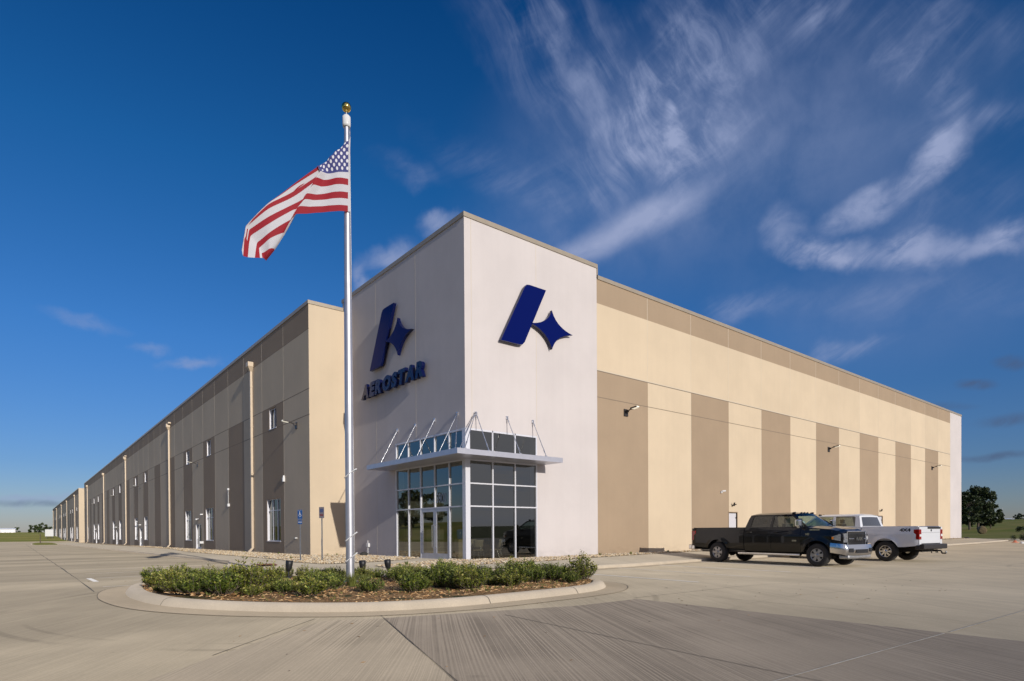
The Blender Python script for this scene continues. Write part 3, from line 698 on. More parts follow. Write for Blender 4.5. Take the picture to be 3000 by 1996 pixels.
# ornamental grass tufts
M_BLADE = leafmat('grass_blade', (.17, .19, .045), .35)
def tuft(seed, h, r, n):
    R = random.Random(seed); g = MB()
    for i in range(n):
        a = R.random()*2*PI; q = r*R.random()*.35; b0 = Vector((q*math.cos(a), q*math.sin(a), 0)); hh = h*R.uniform(.6, 1.1); o_ = r*R.uniform(.3, 1)
        m1 = b0+Vector((o_*.3*math.cos(a), o_*.3*math.sin(a), hh*.6)); t1 = b0+Vector((o_*math.cos(a), o_*math.sin(a), hh)); s = Vector((-math.sin(a), math.cos(a), 0))*.0045
        g.add([b0-s, b0+s, m1+s*.8, m1-s*.8, t1], [(0, 1, 2, 3), (3, 2, 4)], M_BLADE)
    return g
tp = tag(tuft(5, .34, .26, 260).build('ornamental_grass', recalc=False), 'wispy yellow-green grass tuft near the flagpole foot', 'grass tuft', 'wispy grass tufts near the flagpole')
first = True
for u, v in [(940,520),(1050,545),(1110,600),(1400,545),(1440,600),(1750,540),(1860,530),(1960,505),(2080,500),(880,480),(1300,620),(1250,500),(1950,560)]:
    p = ground_at(700+.2546*u, 1560+.2546*v)
    if not inpoly(p.x, p.y, offs(ISL, .45)): continue
    if first: o = tp; first = False
    else: o = tp.copy(); COL.objects.link(o)
    o.location = (p.x, p.y, mz(p.x, p.y)-.01); o.rotation_euler[2] = Rr.random()*6; s = Rr.uniform(.7, 1.1); o.scale = (s, s, s*Rr.uniform(.8, 1.2))
# low weeds in the mulch and the gravel
g = MB(); R = random.Random(9); c = 0
while c < 420:
    x = R.uniform(-13, -3.5); y = R.uniform(-12.2, -4)
    if not inpoly(x, y, offs(ISL, .4)): continue
    c += 1
    for k in range(6):
        a = R.random()*6.28; d = Vector((math.cos(a), math.sin(a), R.uniform(.4, 1.6))).normalized(); leaf_quad(g, Vector((x, y, mz(x, y))), d, Vector((0, 0, 1)), R.uniform(.03, .1), .012, M_BLADE)
o = g.build('low_weeds', recalc=False); o['kind'] = 'stuff'; o['label'] = 'short weedy grass sprouting through the mulch'
wp = MB(); R = random.Random(12)
for k in range(40):
    a = R.random()*6.28; d = Vector((math.cos(a), math.sin(a), R.uniform(.5, 2))).normalized(); leaf_quad(wp, Vector((R.uniform(-.05, .05), R.uniform(-.05, .05), R.uniform(0, .06))), d, Vector((0, 0, 1)), R.uniform(.04, .11), .025, LEAF[1])
wp = tag(wp.build('weed', recalc=False), 'small green weed sprouting among the river stones by the walls', 'weed', 'weeds among the river stones')
for i, (x, y) in enumerate([(5.6, -.6), (7.7, -.7), (-2.6, 16.5), (-1.4, 11.8), (-.5, 10.1), (-4.7, 8.2), (-4.4, -2.2), (-3.9, -1.8), (16.5, -.9), (-.5, 10.6), (-2.5, 24.3), (9.5, -1.2), (33, -.6), (-1.1, 11.2), (12.9, -1.0)]):
    o = wp if i == 0 else wp.copy()
    if i: COL.objects.link(o)
    o.location = (x, y, zgr(x, y)); o.rotation_euler[2] = i*1.7; s = .7+.5*((i*37) % 10)/10; o.scale = (s, s, s*1.2)

# ------------------------------------------------------------------ the warehouse
B = thing('warehouse_building', 'long cream, tan and white warehouse with blue emblems and a glazed corner entrance', 'building', (0, 0, 0))
HR, HT = 14.35, 14.9
def wallgrid(name, mapf, u0, u1, z0, z1, holes, colf, us, zs, depth, inward, par=B, lab=None):
    """mapf(u,z,off)->xyz where off>0 goes into the wall"""
    U = sorted(set([u0, u1]+[u for u in us if u0 < u < u1]+[h[i] for h in holes for i in (0, 1)]))
    Z = sorted(set([z0, z1]+[z for z in zs if z0 < z < z1]+[h[i] for h in holes for i in (2, 3)]))
    g = MB()
    for a, b_ in zip(U, U[1:]):
        for c, d in zip(Z, Z[1:]):
            uc, zc = (a+b_)/2, (c+d)/2
            if any(h[0] < uc < h[1] and h[2] < zc < h[3] for h in holes): continue
            g.add([mapf(a, c, 0), mapf(b_, c, 0), mapf(b_, d, 0), mapf(a, d, 0)], [(0, 1, 2, 3)], colf(uc, zc))
    for h in holes:
        a, b_, c, d = h[:4]; mm = colf((a+b_)/2, (c+d)/2)
        for (p, q) in (((a, c), (a, d)), ((b_, c), (b_, d)), ((a, c), (b_, c)), ((a, d), (b_, d))):
            g.add([mapf(p[0], p[1], 0), mapf(q[0], q[1], 0), mapf(q[0], q[1], depth), mapf(p[0], p[1], depth)], [(0, 1, 2, 3)], mm)
    return g.build(name, par, lab, recalc=False)
W = 4.14; X0 = 8.31; XE = X0+15*W
XJ = [X0+W*i for i in range(16)]
def colR(u, z):
    if u < X0: return M_WHITE
    i = int((u-X0)/W)
    if i >= 14: return M_WHITE
    if z > 13.11: return M_TAN
    if z > 9.64: return M_CREAM
    return M_TAN if i % 2 == 0 else M_CREAM
mR = lambda u, z, o: (u, o, z)
holesR = [(20.69, 21.71, -.02, 2.44), (45.45, 46.5, -.02, 2.46)]
wallgrid('right_wall', mR, X0, XE, -.4, HR, holesR, colR, XJ, [9.64, 13.11], .12, 1)
SFX, SFY, SFH = 4.12, 6.28, 5.82
wallgrid('tower_wall', mR, SFX, X0, -.4, HT, [], colR, [], [], .1, 1)
g = MB(); g.add([(0, 0, SFH), (SFX, 0, SFH), (SFX, 0, HT), (0, 0, HT)], [(0, 1, 2, 3)], M_WHITE); g.build('tower_wall', B, recalc=False)
mT = lambda u, z, o: (o, u, z)
g = MB(); g.add([(0, 0, SFH), (0, SFY, SFH), (0, SFY, HT), (0, 0, HT)], [(0, 1, 2, 3)], M_WHITE)
g.add([(0, SFY, -.4), (0, 12.66, -.4), (0, 12.66, HT), (0, SFY, HT)], [(0, 1, 2, 3)], M_WHITE)
g.add([(0, 12.66, HR), (X0, 12.66, HR), (X0, 12.66, HT), (0, 12.66, HT)], [(0, 1, 2, 3)], M_WHITE)
g.add([(X0, 0, HR), (X0, 12.66, HR), (X0, 12.66, HT), (X0, 0, HT)], [(0, 1, 2, 3)], M_WHITE)
g.add([(0, SFY, -.4), (.5, SFY, -.4), (.5, SFY, SFH), (0, SFY, SFH)], [(0, 1, 2, 3)], M_WHITE); g.add([(SFX, 0, -.4), (SFX, .5, -.4), (SFX, .5, SFH), (SFX, 0, SFH)], [(0, 1, 2, 3)], M_WHITE)
g.build('tower_wall', B, recalc=False)
D1 = -2.13
g = MB(); g.add([(D1, 12.47, -.4), (0, 12.47, -.4), (0, 12.47, HR), (D1, 12.47, HR)], [(0, 1, 2, 3)], M_CREAM); g.build('return_wall', B, 'sunlit cream return wall beside the white tower', recalc=False)
# left walls
WY = [18.9, 36.3, 45.0, 71.4, 80.3, 98.6, 108.0, 136.0, 145.9, 163.8]
WYw = [202.8, 223.7, 234, 267.3, 278.3, 301.2, 313, 348, 360.2, 385]
DY = [40.6, 75.9, 103.3, 141]; DYw = [228.8, 272.8, 307, 354]
DK = [(16.81, 21.15), (25.5, 29.83), (34.17, 38.51), (42.85, 47.2), (51.54, 55.9), (60.2, 64.6), (69.2, 73.6), (78.1, 82.5), (87.0, 91.3), (96.4, 100.7), (105.8, 110.1), (115, 119.3), (124.5, 128.8), (133.8, 138.1), (143.7, 148), (153, 157), (161.6, 166), (170.3, 173.8)]
DKw = [(y-2.3, y+2.3) for y in WYw]+[(212, 216), (243, 247), (253, 257), (288, 292), (324, 328), (336, 340), (370, 374)]
def colL(u, z):
    if z > 12.94+0: return M_TAN
    if z > 9.54: return M_CREAM
    return M_TAN if any(a < u < b_ for a, b_ in (DK if u < 190 else DKw)) else M_CREAM
mL = lambda u, z, o: (D1+o, u, z)
def lholes(ws, ds):
    H = []
    for y in ws:
        z = gz(0, y)+.02
        H.append((y-.72, y+.72, 8.12, 9.46)); H.append((y-1.38, y+1.38, .92+z*.9, 3.52+z*.0))
    for y in ds: H.append((y-1.15, y+1.15, gz(0, y)+.1, 2.35+gz(0, y)*.5))
    return H
HL1, HL2 = lholes(WY, DY), lholes(WYw, DYw)
wallgrid('left_wall', mL, 12.47, 173.7, -2, HR, HL1, colL, [d for q in DK for d in q], [9.54, 12.94], .2, 1)
wallgrid('far_left_wall', mL, 194.5, 390.4, -2.4, HR, HL2, colL, [d for q in DKw for d in q], [9.54, 12.94], .2, 1)
g = MB()
g.add([(D1, 173.7, -2), (0, 173.7, -2), (0, 173.7, HR), (D1, 173.7, HR)], [(0, 1, 2, 3)], M_CREAM); g.add([(D1, 194.5, -2.4), (0, 194.5, -2.4), (0, 194.5, HR), (D1, 194.5, HR)], [(0, 1, 2, 3)], M_CREAM)
g.add([(0, 173.7, -2), (0, 194.5, -2), (0, 194.5, HR), (0, 173.7, HR)], [(0, 1, 2, 3)], M_WHITE)
g.build('recess_wall', B, recalc=False)
g = MB(); g.add([(XE, 0, -.4), (XE, 390.4, -.4), (XE, 390.4, HR), (XE, 0, HR)], [(0, 1, 2, 3)], M_WHITE); g.add([(D1, 390.4, -2.4), (XE, 390.4, -.4), (XE, 390.4, HR), (D1, 390.4, HR)], [(0, 1, 2, 3)], M_CREAM); g.build('back_wall', B, recalc=False)
M_ROOF = mat('roof_membrane', (.55, .55, .53), .8, 0, .1, .2)
g = MB(); g.add([(0, .3, HR-.3), (XE, .3, HR-.3), (XE, 390, HR-.3), (0, 390, HR-.3)], [(0, 1, 2, 3)], M_ROOF)
g.add([(D1+.2, 12.7, HR-.301), (0, 12.7, HR-.301), (0, 173.5, HR-.301), (D1+.2, 173.5, HR-.301)], [(0, 1, 2, 3)], M_ROOF); g.add([(D1+.2, 194.7, HR-.301), (0, 194.7, HR-.301), (0, 390, HR-.301), (D1+.2, 390, HR-.301)], [(0, 1, 2, 3)], M_ROOF)
g.add([(.05, .05, HT-.05), (X0-.05, .05, HT-.05), (X0-.05, 12.6, HT-.05), (.05, 12.6, HT-.05)], [(0, 1, 2, 3)], M_ROOF); g.build('roof', B, recalc=False)
# copings
def coping(x0, x1, y0, y1, z, name='coping'):
    g = MB(); g.box(x0, x1, y0, y1, z, z+.2, M_COPE); return g.build(name, B)
e = .045
coping(-e, X0+e, -e, .3, HT); coping(-e, .3, .3, 12.66+e, HT); coping(X0-.3, X0+e, .3, 12.66+e, HT); coping(.3, X0-.3, 12.4, 12.66+e, HT)
g = MB(); g.box(X0+.002, X0+.06, -e, .3, HR+.2, HT, M_COPE); g.build('coping', B)
coping(X0+.061, XE+e, -e, .3, HR); coping(XE-.3, XE+e, .3, 390.4, HR)
coping(D1-e, .0-e-.01, 12.47-e, 12.77, HR); coping(D1-e, D1+.3, 12.77, 173.75, HR); coping(D1-e, D1+.3, 194.45, 390.4, HR); coping(D1+.3, .3, 194.45, 194.8, HR)
# joints: verticals pale caulk, horizontals dark reveal
def vj(x, y0, z0, z1, side, wd=.03, m=None):
    g = MB()
    if side == 'R': g.box(x-wd/2, x+wd/2, -.003, .02, z0, z1, m or M_JL)
    else: g.box(y0-.003, y0+.02, x-wd/2, x+wd/2, z0, z1, m or M_JL)
    return g.build('panel_joint', B)
for i, x in enumerate(XJ[1:15]):
    g = MB(); g.box(x-.015, x+.015, -.003, .02, 9.70, HR, M_JL); g.box(x-.012, x+.012, -.003, .02, -.1, 9.58, M_JL if i % 2 else M_TAN); g.build('panel_joint', B)
g = MB(); g.box(XJ[0], XJ[14], -.004, .02, 9.60, 9.64, M_JD); g.build('panel_joint', B); g = MB(); g.box(XJ[0], XJ[14], -.007, .02, 9.642, 9.69, M_JL); g.build('panel_joint', B)
g = MB(); g.box(XJ[0], XJ[14], -.004, .02, 8.24, 8.275, M_JD); g.build('panel_joint', B)
for x, z0 in ((4.12, SFH), (.36, SFH)): vj(x, 0, z0, HT, 'R', .022)
for y in (4.17, 8.38): vj(y, 0, SFH if y < 6.2 else -.1, HT, 'L', .022)
LJ = sorted(set([round(12.47+4.34*i, 2) for i in range(1, 37)]))
g = MB()
for y in LJ:
    if any(h[0] < y < h[1] for h in HL1): 
        z0_ = 9.6
    else: z0_ = -1.2
    g = MB(); g.box(D1-.003, D1+.02, y-.016, y+.016, z0_, HR, M_JL); g.build('panel_joint', B)
def hj(z, wd, ya, yb, H):
    g = MB(); cuts = sorted([(h[0], h[1]) for h in H if h[2] < z < h[3]]); y = ya
    for a, b_ in cuts+[(yb, yb)]:
        if a > y: g = MB(); g.box(D1-.004, D1+.02, y, a, z-wd/2, z+wd/2, M_JD); g.build('panel_joint', B)
        y = b_
hj(9.54, .045, 12.47, 173.7, HL1); hj(8.06, .045, 12.47, 173.7, HL1); hj(12.94, .03, 12.47, 173.7, HL1)

# left windows --------------------------------------------------------
def mk_window(y, z0, z1, hw, vm, hm):
    f = MB(); x0, x1 = D1+.10, D1+.19; t = .055
    f.box(x0-.085, x1, y-hw+.002, y-hw+t, z0, z1, M_FRAME); f.box(x0-.085, x1, y+hw-t, y+hw-.002, z0, z1, M_FRAME)
    f.box(x0+.002, x1, y-hw+t, y+hw-t, z0, z0+t, M_FRAME); f.box(x0+.002, x1, y-hw+t, y+hw-t, z1-t, z1, M_FRAME)
    for v in vm: f.box(x0+.004, x1-.02, y+v-.03, y+v+.03, z0+t, z1-t, M_FRAME)
    for h in hm: f.box(x0+.008, x1-.03, y-hw+t, y+hw-t, z0+h-.03, z0+h+.03, M_FRAME)
    wo = f.build('window', B)
    s = MB(); s.box(D1-.03, D1+.12, y-hw, y+hw, z0-.04, z0-.002, M_FRAME); s.build('sill', wo)
    p = MB(); p.add([(D1+.16, y-hw+.02, z0+.02), (D1+.16, y+hw-.02, z0+.02), (D1+.16, y+hw-.02, z1-.02), (D1+.16, y-hw+.02, z1-.02)], [(0, 1, 2, 3)], M_WGL); p.build('pane', wo, recalc=False)
    return wo
for y in WY+WYw:
    z = gz(0, y)+.02
    mk_window(y, 8.12, 9.46, .72, [0], [])
    mk_window(y, .92+z*.9, 3.52, 1.38, [-.46, .46], [2.0])
for y in DY+DYw:
    zb, zt = gz(0, y)+.1, 2.35+gz(0, y)*.5
    d = MB(); d.box(D1+.1, D1+.18, y-1.13, y-1.03, zb, zt-.002, M_FRAME); d.box(D1+.01, D1+.18, y+1.03, y+1.148, zb, zt-.002, M_FRAME); d.box(D1+.1, D1+.18, y-1.03, y+1.03, zt-.1, zt-.002, M_FRAME)
    d.box(D1+.1, D1+.17, y+.05, y+.12, zb, zt-.1, M_FRAME); d.box(D1+.105, D1+.165, y-1.03, y+1.03, zb, zb+.25, M_FRAME)
    do = d.build('entry_door', B)
    p = MB(); p.add([(D1+.15, y-1.05, zb), (D1+.15, y+1.05, zb), (D1+.15, y+1.05, zt), (D1+.15, y-1.05, zt)], [(0, 1, 2, 3)], M_WGL); p.build('pane', do, recalc=False)
    h = MB(); h.path([(D1+.1, y-.02, zb+.8), (D1+.03, y-.02, zb+.85), (D1+.03, y-.02, zb+1.25), (D1+.1, y-.02, zb+1.3)], .015, M_STAIN); h.build('handle', do)
    g = MB(); g.box(D1-.25, D1, y-.12, y+.12, zt+.35, zt+.47, M_SIGNW); g.build('door_light', B)
# downspouts ------------------------------------------------------------
M_SPOUT = mat('tan_downspout_metal', (.60, .49, .36), .45, .1, .05, 2)
for y in [23.3, 54.3, 90.7, 123.8, 163.0, 210.9, 254.3, 293.7, 339.9, 382.2]:
    z0 = gz(0, y)+.2
    g = MB(); g.box(D1-.17, D1-.02, y-.09, y+.09, z0+.25, 12.75, M_SPOUT)
    g.add([(D1-.17, y-.09, z0+.25), (D1-.02, y-.09, z0+.25), (D1-.02, y+.09, z0+.25), (D1-.17, y+.09, z0+.25), (D1-.42, y-.09, z0), (D1-.3, y-.09, z0-.08), (D1-.3, y+.09, z0-.08), (D1-.42, y+.09, z0)], [(0, 4, 5, 1), (3, 2, 6, 7), (0, 3, 7, 4), (1, 5, 6, 2)], M_SPOUT)
    for zz in (2.2, 5.5, 8.8, 11.6): g.box(D1-.18, D1, y-.11, y+.11, zz, zz+.05, M_SPOUT)
    so_ = g.build('downspout', B)
    h = MB(); t = .26
    h.add([(D1-.36, y-t, 13.35), (D1, y-t, 13.35), (D1, y+t, 13.35), (D1-.36, y+t, 13.35), (D1-.36, y-t, 13.05), (D1, y-t, 13.05), (D1, y+t, 13.05), (D1-.36, y+t, 13.05), (D1-.18, y-.1, 12.72), (D1-.01, y-.1, 12.72), (D1-.01, y+.1, 12.72), (D1-.18, y+.1, 12.72)],
          [(0, 1, 2, 3), (0, 4, 5, 1), (2, 6, 7, 3), (3, 7, 4, 0), (4, 8, 9, 5), (6, 10, 11, 7), (7, 11, 8, 4)], M_SPOUT)
    h.box(D1-.25, D1, y-t-.45, y-t, 13.36, 13.5, M_SPOUT) if 40 < y < 100 else None
    h.build('leader_head', so_)
# wall lights ---------------------------------------------------------------
M_LEDF = mat('lamp_lens', (.85, .82, .72), .2, 0, emit=((1, .93, .75), .6))
def wall_light(par, pos, out, side):
    """pos on the wall, out = outward unit, side = along wall"""
    P = Vector(pos); o = Vector(out); s = Vector(side); up = Vector((0, 0, 1))
    g = MB(); M = Matrix((list(s)+[0], list(up)+[0], list(o)+[0], [0, 0, 0, 1])).transposed(); M.translation = P
    g.box(-.16, .16, -.22, .16, 0.0, .05, M_BRONZE, M); g.box(-.05, .05, -.02, .1, .05, .2, M_BRONZE, M)
    g.tube(M @ Vector((0, .04, .16)), M @ Vector((0, .10, .30)), .032, M_BRONZE, 8); g.tube(M @ Vector((0, .10, .30)), M @ Vector((0, .12, .46)), .032, M_BRONZE, 8)
    r = g.build('wall_light', par)
    h = MB(); Mh = M @ Matrix.Translation((0, .13, .42)) @ Matrix.Rotation(math.radians(-6), 4, 'X')
    h.box(-.13, .13, -.03, .04, 0, .42, M_BRONZE, Mh); h.build('lamp_head', r)
    l = MB(); l.box(-.11, .11, -.04, -.031, .08, .40, M_LEDF, Mh); l.box(-.10, .10, -.02, .03, .421, .435, M_LEDF, Mh); l.build('lens', r)
    return r
for x in (10.55, 35.35, 60.1): wall_light(B, (x, 0, 7.72), (0, -1, 0), (1, 0, 0))
for y in (14.5, 40.5, 76, 103.5, 141): wall_light(B, (D1, y, 7.72), (-1, 0, 0), (0, 1, 0))
for y in (228, 272, 306, 353): wall_light(B, (D1, y, 7.7), (-1, 0, 0), (0, 1, 0))
# side doors, small fittings on the right wall
for (a, b_, z0, z1) in holesR:
    d = MB(); d.box(a+.03, b_-.05, .05, .09, z0, z1-.05, M_SKIN_W); do = d.build('service_door', B)
    f = MB(); f.box(a-.04, a, -.02, .05, z0, z1+.05, M_TAN); f.box(b_, b_+.06, -.02, .05, z0, z1+.05, M_TAN); f.box(a, b_, -.02, .05, z1, z1+.05, M_TAN); f.build('frame', do)
    h = MB(); h.box(b_-.2, b_-.14, -.01, .05, 1.0, 1.05, M_STAIN); h.box(b_-.12, b_-.06, .0, .05, 2.05, 2.15, M_BRONZE); h.build('handle', do)
    q = MB(); x = (a+b_)/2; q.box(x-.16, x+.0, -.16, 0, z1+.42, z1+.5, M_BRONZE); q.tube((x-.08, -.1, z1+.45), (x-.14, -.22, z1+.62), .05, M_BRONZE); q.box(x+.2, x+.27, -.12, 0, z1+.5, z1+.56, M_BRONZE); q.build('door_light', B)
q = MB(); q.box(19.72, 19.84, -.1, 0, 3.66, 3.8, M_SIGNW); q.tube((19.8, -.1, 3.78), (20.0, -.22, 3.8), .05, M_SIGNW); q.build('security_camera', B)
q = MB(); q.box(D1-.13, D1, 16.65, 16.81, 4.5, 4.75, M_SIGNW); q.box(D1-.1, D1, 16.7, 16.76, 4.75, 4.88, M_SIGNW); q.build('security_camera', B)
q = MB(); q.tube((D1-.05, 29.83, 3.55), (D1-.05, 29.83, 4.75), .03, M_GAL); q.box(D1-.12, D1, 29.75, 29.92, 4.7, 4.85, M_SIGNW); q.box(D1-.16, D1, 29.6, 29.78, 3.4, 3.62, M_SIGNW); q.build('conduit', B)
for y in (38.9, 79.3): 
    q = MB(); q.box(D1-.22, D1, y-.1, y+.1, 2.95, 3.05, M_SIGNW); q.build('door_light', B)
for y in (38.8,): 
    q = MB(); q.box(D1-.3, D1, y-.14, y+.1, .35, .55, M_SIGNW); q.build('utility_box', B)
q = MB(); q.tube((-.04, 9.45, .05), (-.04, 9.45, .85), .018, M_SIGNW); q.box(-.1, 0, 9.3, 9.56, .5, .7, M_SIGNW); q.build('outlet_box', B)
q = MB(); q.box(D1-.14, D1, 14.55, 14.75, .95, 1.03, M_GAL); q.build('hose_bib', B)

# entrance glazing ---------------------------------------------------------
S = MB()
# corner post
S.box(-.012, .235, -.012, .10, -.02, SFH+.0, M_FRAME); S.box(-.0125, .10, .1005, .235, -.02, SFH, M_FRAME)
SF = S.build('storefront', B, 'silver framed corner glazing of the entrance')
def mul(nm, x0, x1, y0, y1, z0, z1, m=M_FRAME):
    g = MB(); g.box(x0, x1, y0, y1, z0, z1, m); return g.build(nm, SF)
XC = [.235, 1.49, 2.79, 4.1]; ZR = [.0, 2.43, 3.43, 4.50, 4.72, 5.80]
YC = [.235, 1.32, 2.55, 3.82, 5.0, 6.24]
for x in XC[1:3]: mul('mullion', x-.03, x+.03, .0, .08, .09, 5.74)
mul('mullion', 4.06, 4.125, -.004, .12, -.02, SFH)
for i in range(3):
    a, b_ = (XC[i]+(.03 if i else 0)), XC[i+1]-(.03 if i < 2 else .04)
    mul('transom', a, b_, .002, .108, -.02, .09); mul('transom', a, b_, .002, .108, 5.74, SFH)
    for z in ZR[1:3]: mul('transom', a, b_, .002, .108, z-.028, z+.028)
    mul('transom', a, b_, .0, .14, 4.42, 4.78)
    for z0, z1 in ((.09, 2.402), (2.458, 3.402), (3.458, 4.42), (4.78, 5.74)):
        g = MB(); g.add([(a, .06, z0), (b_, .06, z0), (b_, .06, z1), (a, .06, z1)], [(0, 1, 2, 3)], M_GLASS); g.build('glass_pane', SF, recalc=False)
for y in YC[1:5]: mul('mullion', .0, .08, y-.03, y+.03, (2.44 if y == 2.55 else .09) if y not in (1.32, 3.82) else -.02, 5.74)
mul('mullion', -.004, .12, 6.2, 6.27, -.02, SFH)
for i in range(5):
    a, b_ = YC[i]+(.03 if i else 0), YC[i+1]-(.03 if i < 4 else .04)
    door = i in (1, 2)
    if not door: mul('transom', .002, .108, a, b_, -.02, .09)
    mul('transom', .002, .108, a, b_, 5.74, SFH); mul('transom', .0, .14, a, b_, 4.42, 4.78)
    for z in ZR[1:3]: mul('transom', .002, .108, a, b_, z-.028, z+.028)
    for z0, z1 in ((.09, 2.402), (2.458, 3.402), (3.458, 4.42), (4.78, 5.74)):
        if door and z0 < .1: continue
        g = MB(); g.add([(.06, a, z0), (.06, b_, z0), (.06, b_, z1), (.06, a, z1)], [(0, 1, 2, 3)], M_GLASS); g.build('glass_pane', SF, recalc=False)
for a, b_, hy in ((1.355, 2.548, 2.42), (2.556, 3.785, 2.68)):
    g = MB(); x0, x1 = .015, .075
    g.box(x0, x1, a, a+.13, .0, 2.395, M_SILV); g.box(x0, x1, b_-.13, b_, .0, 2.395, M_SILV); g.box(x0, x1, a+.13, b_-.13, .0, .32, M_SILV); g.box(x0, x1, a+.13, b_-.13, 2.25, 2.395, M_SILV)
    d = g.build('glass_door', B)
    g = MB(); g.add([(.045, a+.13, .32), (.045, b_-.13, .32), (.045, b_-.13, 2.25), (.045, a+.13, 2.25)], [(0, 1, 2, 3)], M_GLASS); g.build('pane', d, recalc=False)
    g = MB(); g.path([(.02, hy, .55), (-.06, hy, .6), (-.06, hy, 1.6), (.02, hy, 1.65)], .014, M_STAIN); g.build('handle', d)
# street number on the transom above the doors
M_VINYL = mat('frosted_vinyl', (.30, .35, .40), .6)
t = text_mesh('5900', .62, .001, .012, M_VINYL, .72, 'street_number'); t.parent = SF
bb = [v.co for v in t.data.vertices]; wd = max(v.x for v in bb)
t.matrix_world = Matrix.Translation((.054, 2.50, 2.66)) @ Matrix(((0, 0, -1, 0), (-1, 0, 0, 0), (0, 1, 0, 0), (0, 0, 0, 1)))
# canopy ---------------------------------------------------------------------
g = MB(); cz0, cz1 = 4.48, 4.70
L_ = [(-1.3, -1.3), (4.57, -1.3), (4.57, -.0), (0, 0), (0, 6.9), (-1.3, 6.9)]
L_ = [(-1.3, -1.3), (4.57, -1.3), (4.57, -.015), (-.015, -.015), (-.015, 6.9), (-1.3, 6.9)]
vs = [(x, y, cz0) for x, y in L_]+[(x, y, cz1) for x, y in L_]
g.add(vs, [(i, (i+1) % 6, 6+(i+1) % 6, 6+i) for i in range(6)], M_SILV)
for k in (0, 6):
    g.add([vs[k+0], vs[k+1], vs[k+2], vs[k+3]], [(0, 1, 2, 3)], M_SILV); g.add([vs[k+0], vs[k+3], vs[k+4], vs[k+5]], [(0, 1, 2, 3)], M_SILV)
CAN = g.build('canopy', B, 'flat silver canopy wrapping the entrance corner')
def rod(a, b_):
    a, b_ = Vector(a), Vector(b_); g = MB(); g.tube(a, b_, .018, M_STAIN, 8); d = (b_-a).normalized()
    for t in (.06, .82): q = a+(b_-a)*t; g.tube(q, q+d*.12, .03, M_STAIN, 8)
    r = g.build('support_rod', CAN)
    h = MB(); h.tube(a, a-Vector(((d.x > 0)*.0, 0, 0))+Vector((0, 0, .0))-d*.03, .05, M_STAIN, 8); h.box(b_.x-.04, b_.x+.04, b_.y-.04, b_.y+.04, cz1, b_.z+.02, M_STAIN)
    h.build('bracket', r)
for x in (.55, 2.29, 3.84): rod((x, -.04, 6.48), (x, -.96, 4.76))
for y in (.57, 2.45, 4.2, 6.0): rod((-.04, y, 6.48), (-.97, y, 4.76))
rod((.50, -.05, 6.48), (-.72, -1.0, 4.76)); rod((-.05, .52, 6.48), (-1.0, -.72, 4.76)); rod((.46, -.05, 6.46), (-.9, -.9, 4.76))
for x in (.55, 2.29, 3.84):
    g = MB(); g.box(x-.06, x+.06, -.05, 0, 6.40, 6.56, M_STAIN); g.build('anchor_plate', CAN)
for y in (.57, 2.45, 4.2, 6.0):
    g = MB(); g.box(-.05, 0, y-.06, y+.06, 6.40, 6.56, M_STAIN); g.build('anchor_plate', CAN)
# emblem --------------------------------------------------------------------
def emblem(M, dep):
    bar = [(-1.62, -1.43), (-.55, -1.43), (-.36, -1.40), (-.22, -1.26), (1.13, 1.45), (.1, 1.45), (-.08, 1.42), (-.2, 1.28)]
    e1 = MB().prism([(x, y) for x, y in bar], M @ Matrix.Translation((0, 0, .1)), dep, M_BLUE, M_BLUEF)
    bo = e1.build('emblem_bar', B); bev(bo, .02)
    st = []; cx, cy = 1.5, -.33; tips = [(0, .92), (1.40, 0), (0, -.95), (-1.36, 0.04)]
    for k in range(4):
        (ax, ay), (bx, by) = tips[k], tips[(k+1) % 4]
        for i in range(9):
            t = i/9+.0; f = .35
            q = ((1-t)**2*ax+2*(1-t)*t*(ax+bx)*f*.55+t*t*bx, (1-t)**2*ay+2*(1-t)*t*(ay+by)*f*.55+t*t*by)
            if i == 0:
                q2 = (.05*(by and 0 or 0), 0)
            st.append((cx+q[0], cy+q[1]))
    e2 = MB().prism(st, M @ Matrix.Translation((0, 0, .1)), dep, M_BLUE, M_BLUEF)
    so_ = e2.build('emblem_star', B)
    g = MB()
    for (x, y) in ((-.8, -1), (.4, .9), (cx, cy), (cx, cy+.5)): g.tube(M @ Vector((x, y, 0)), M @ Vector((x, y, .1)), .03, M_BLACK, 6)
    g.build('stand_off', bo)
MRe = Matrix(((1, 0, 0, 3.42), (0, 0, -1, 0), (0, 1, 0, 11.31), (0, 0, 0, 1)))
emblem(MRe, .14)
MLe = Matrix(((0, 0, -1, 0), (-1, 0, 0, 6.99), (0, 1, 0, 11.42), (0, 0, 0, 1)))
emblem(MLe, .16)
LT = thing('sign_lettering', '', '', (0, 0, 0)); del LT['label']; del LT['category']; LT.parent = B
ypos = 9.60; y_end = 2.90
ws = []
for ch in 'AEROSTAR':
    o = text_mesh(ch, 1.0, .09, .06, M_BLUE, 1.0, 'letter'); xsv = [v.co.x for v in o.data.vertices]; ysv = [v.co.y for v in o.data.vertices]
    ws.append((o, min(xsv), max(xsv), min(ysv), max(ysv)))
H = .76; tot = sum(b_-a for _, a, b_, _, _ in ws); gap = .085; sc_x = (6.68-gap*7)/tot; cur = 0
for o, a, b_, c, d in ws:
    sh = .20
    for v in o.data.vertices:
        yy = (v.co.y-c)/(d-c)*H; v.co.x = (v.co.x-a)*sc_x*.965+cur+yy*sh; v.co.y = yy
    cur += (b_-a)*sc_x+gap*.9
    o.parent = LT; o.matrix_world = Matrix.Translation((-.21, ypos, 8.60)) @ Matrix(((0, 0, -1, 0), (-1, 0, 0, 0), (0, 1, 0, 0), (0, 0, 0, 1)))
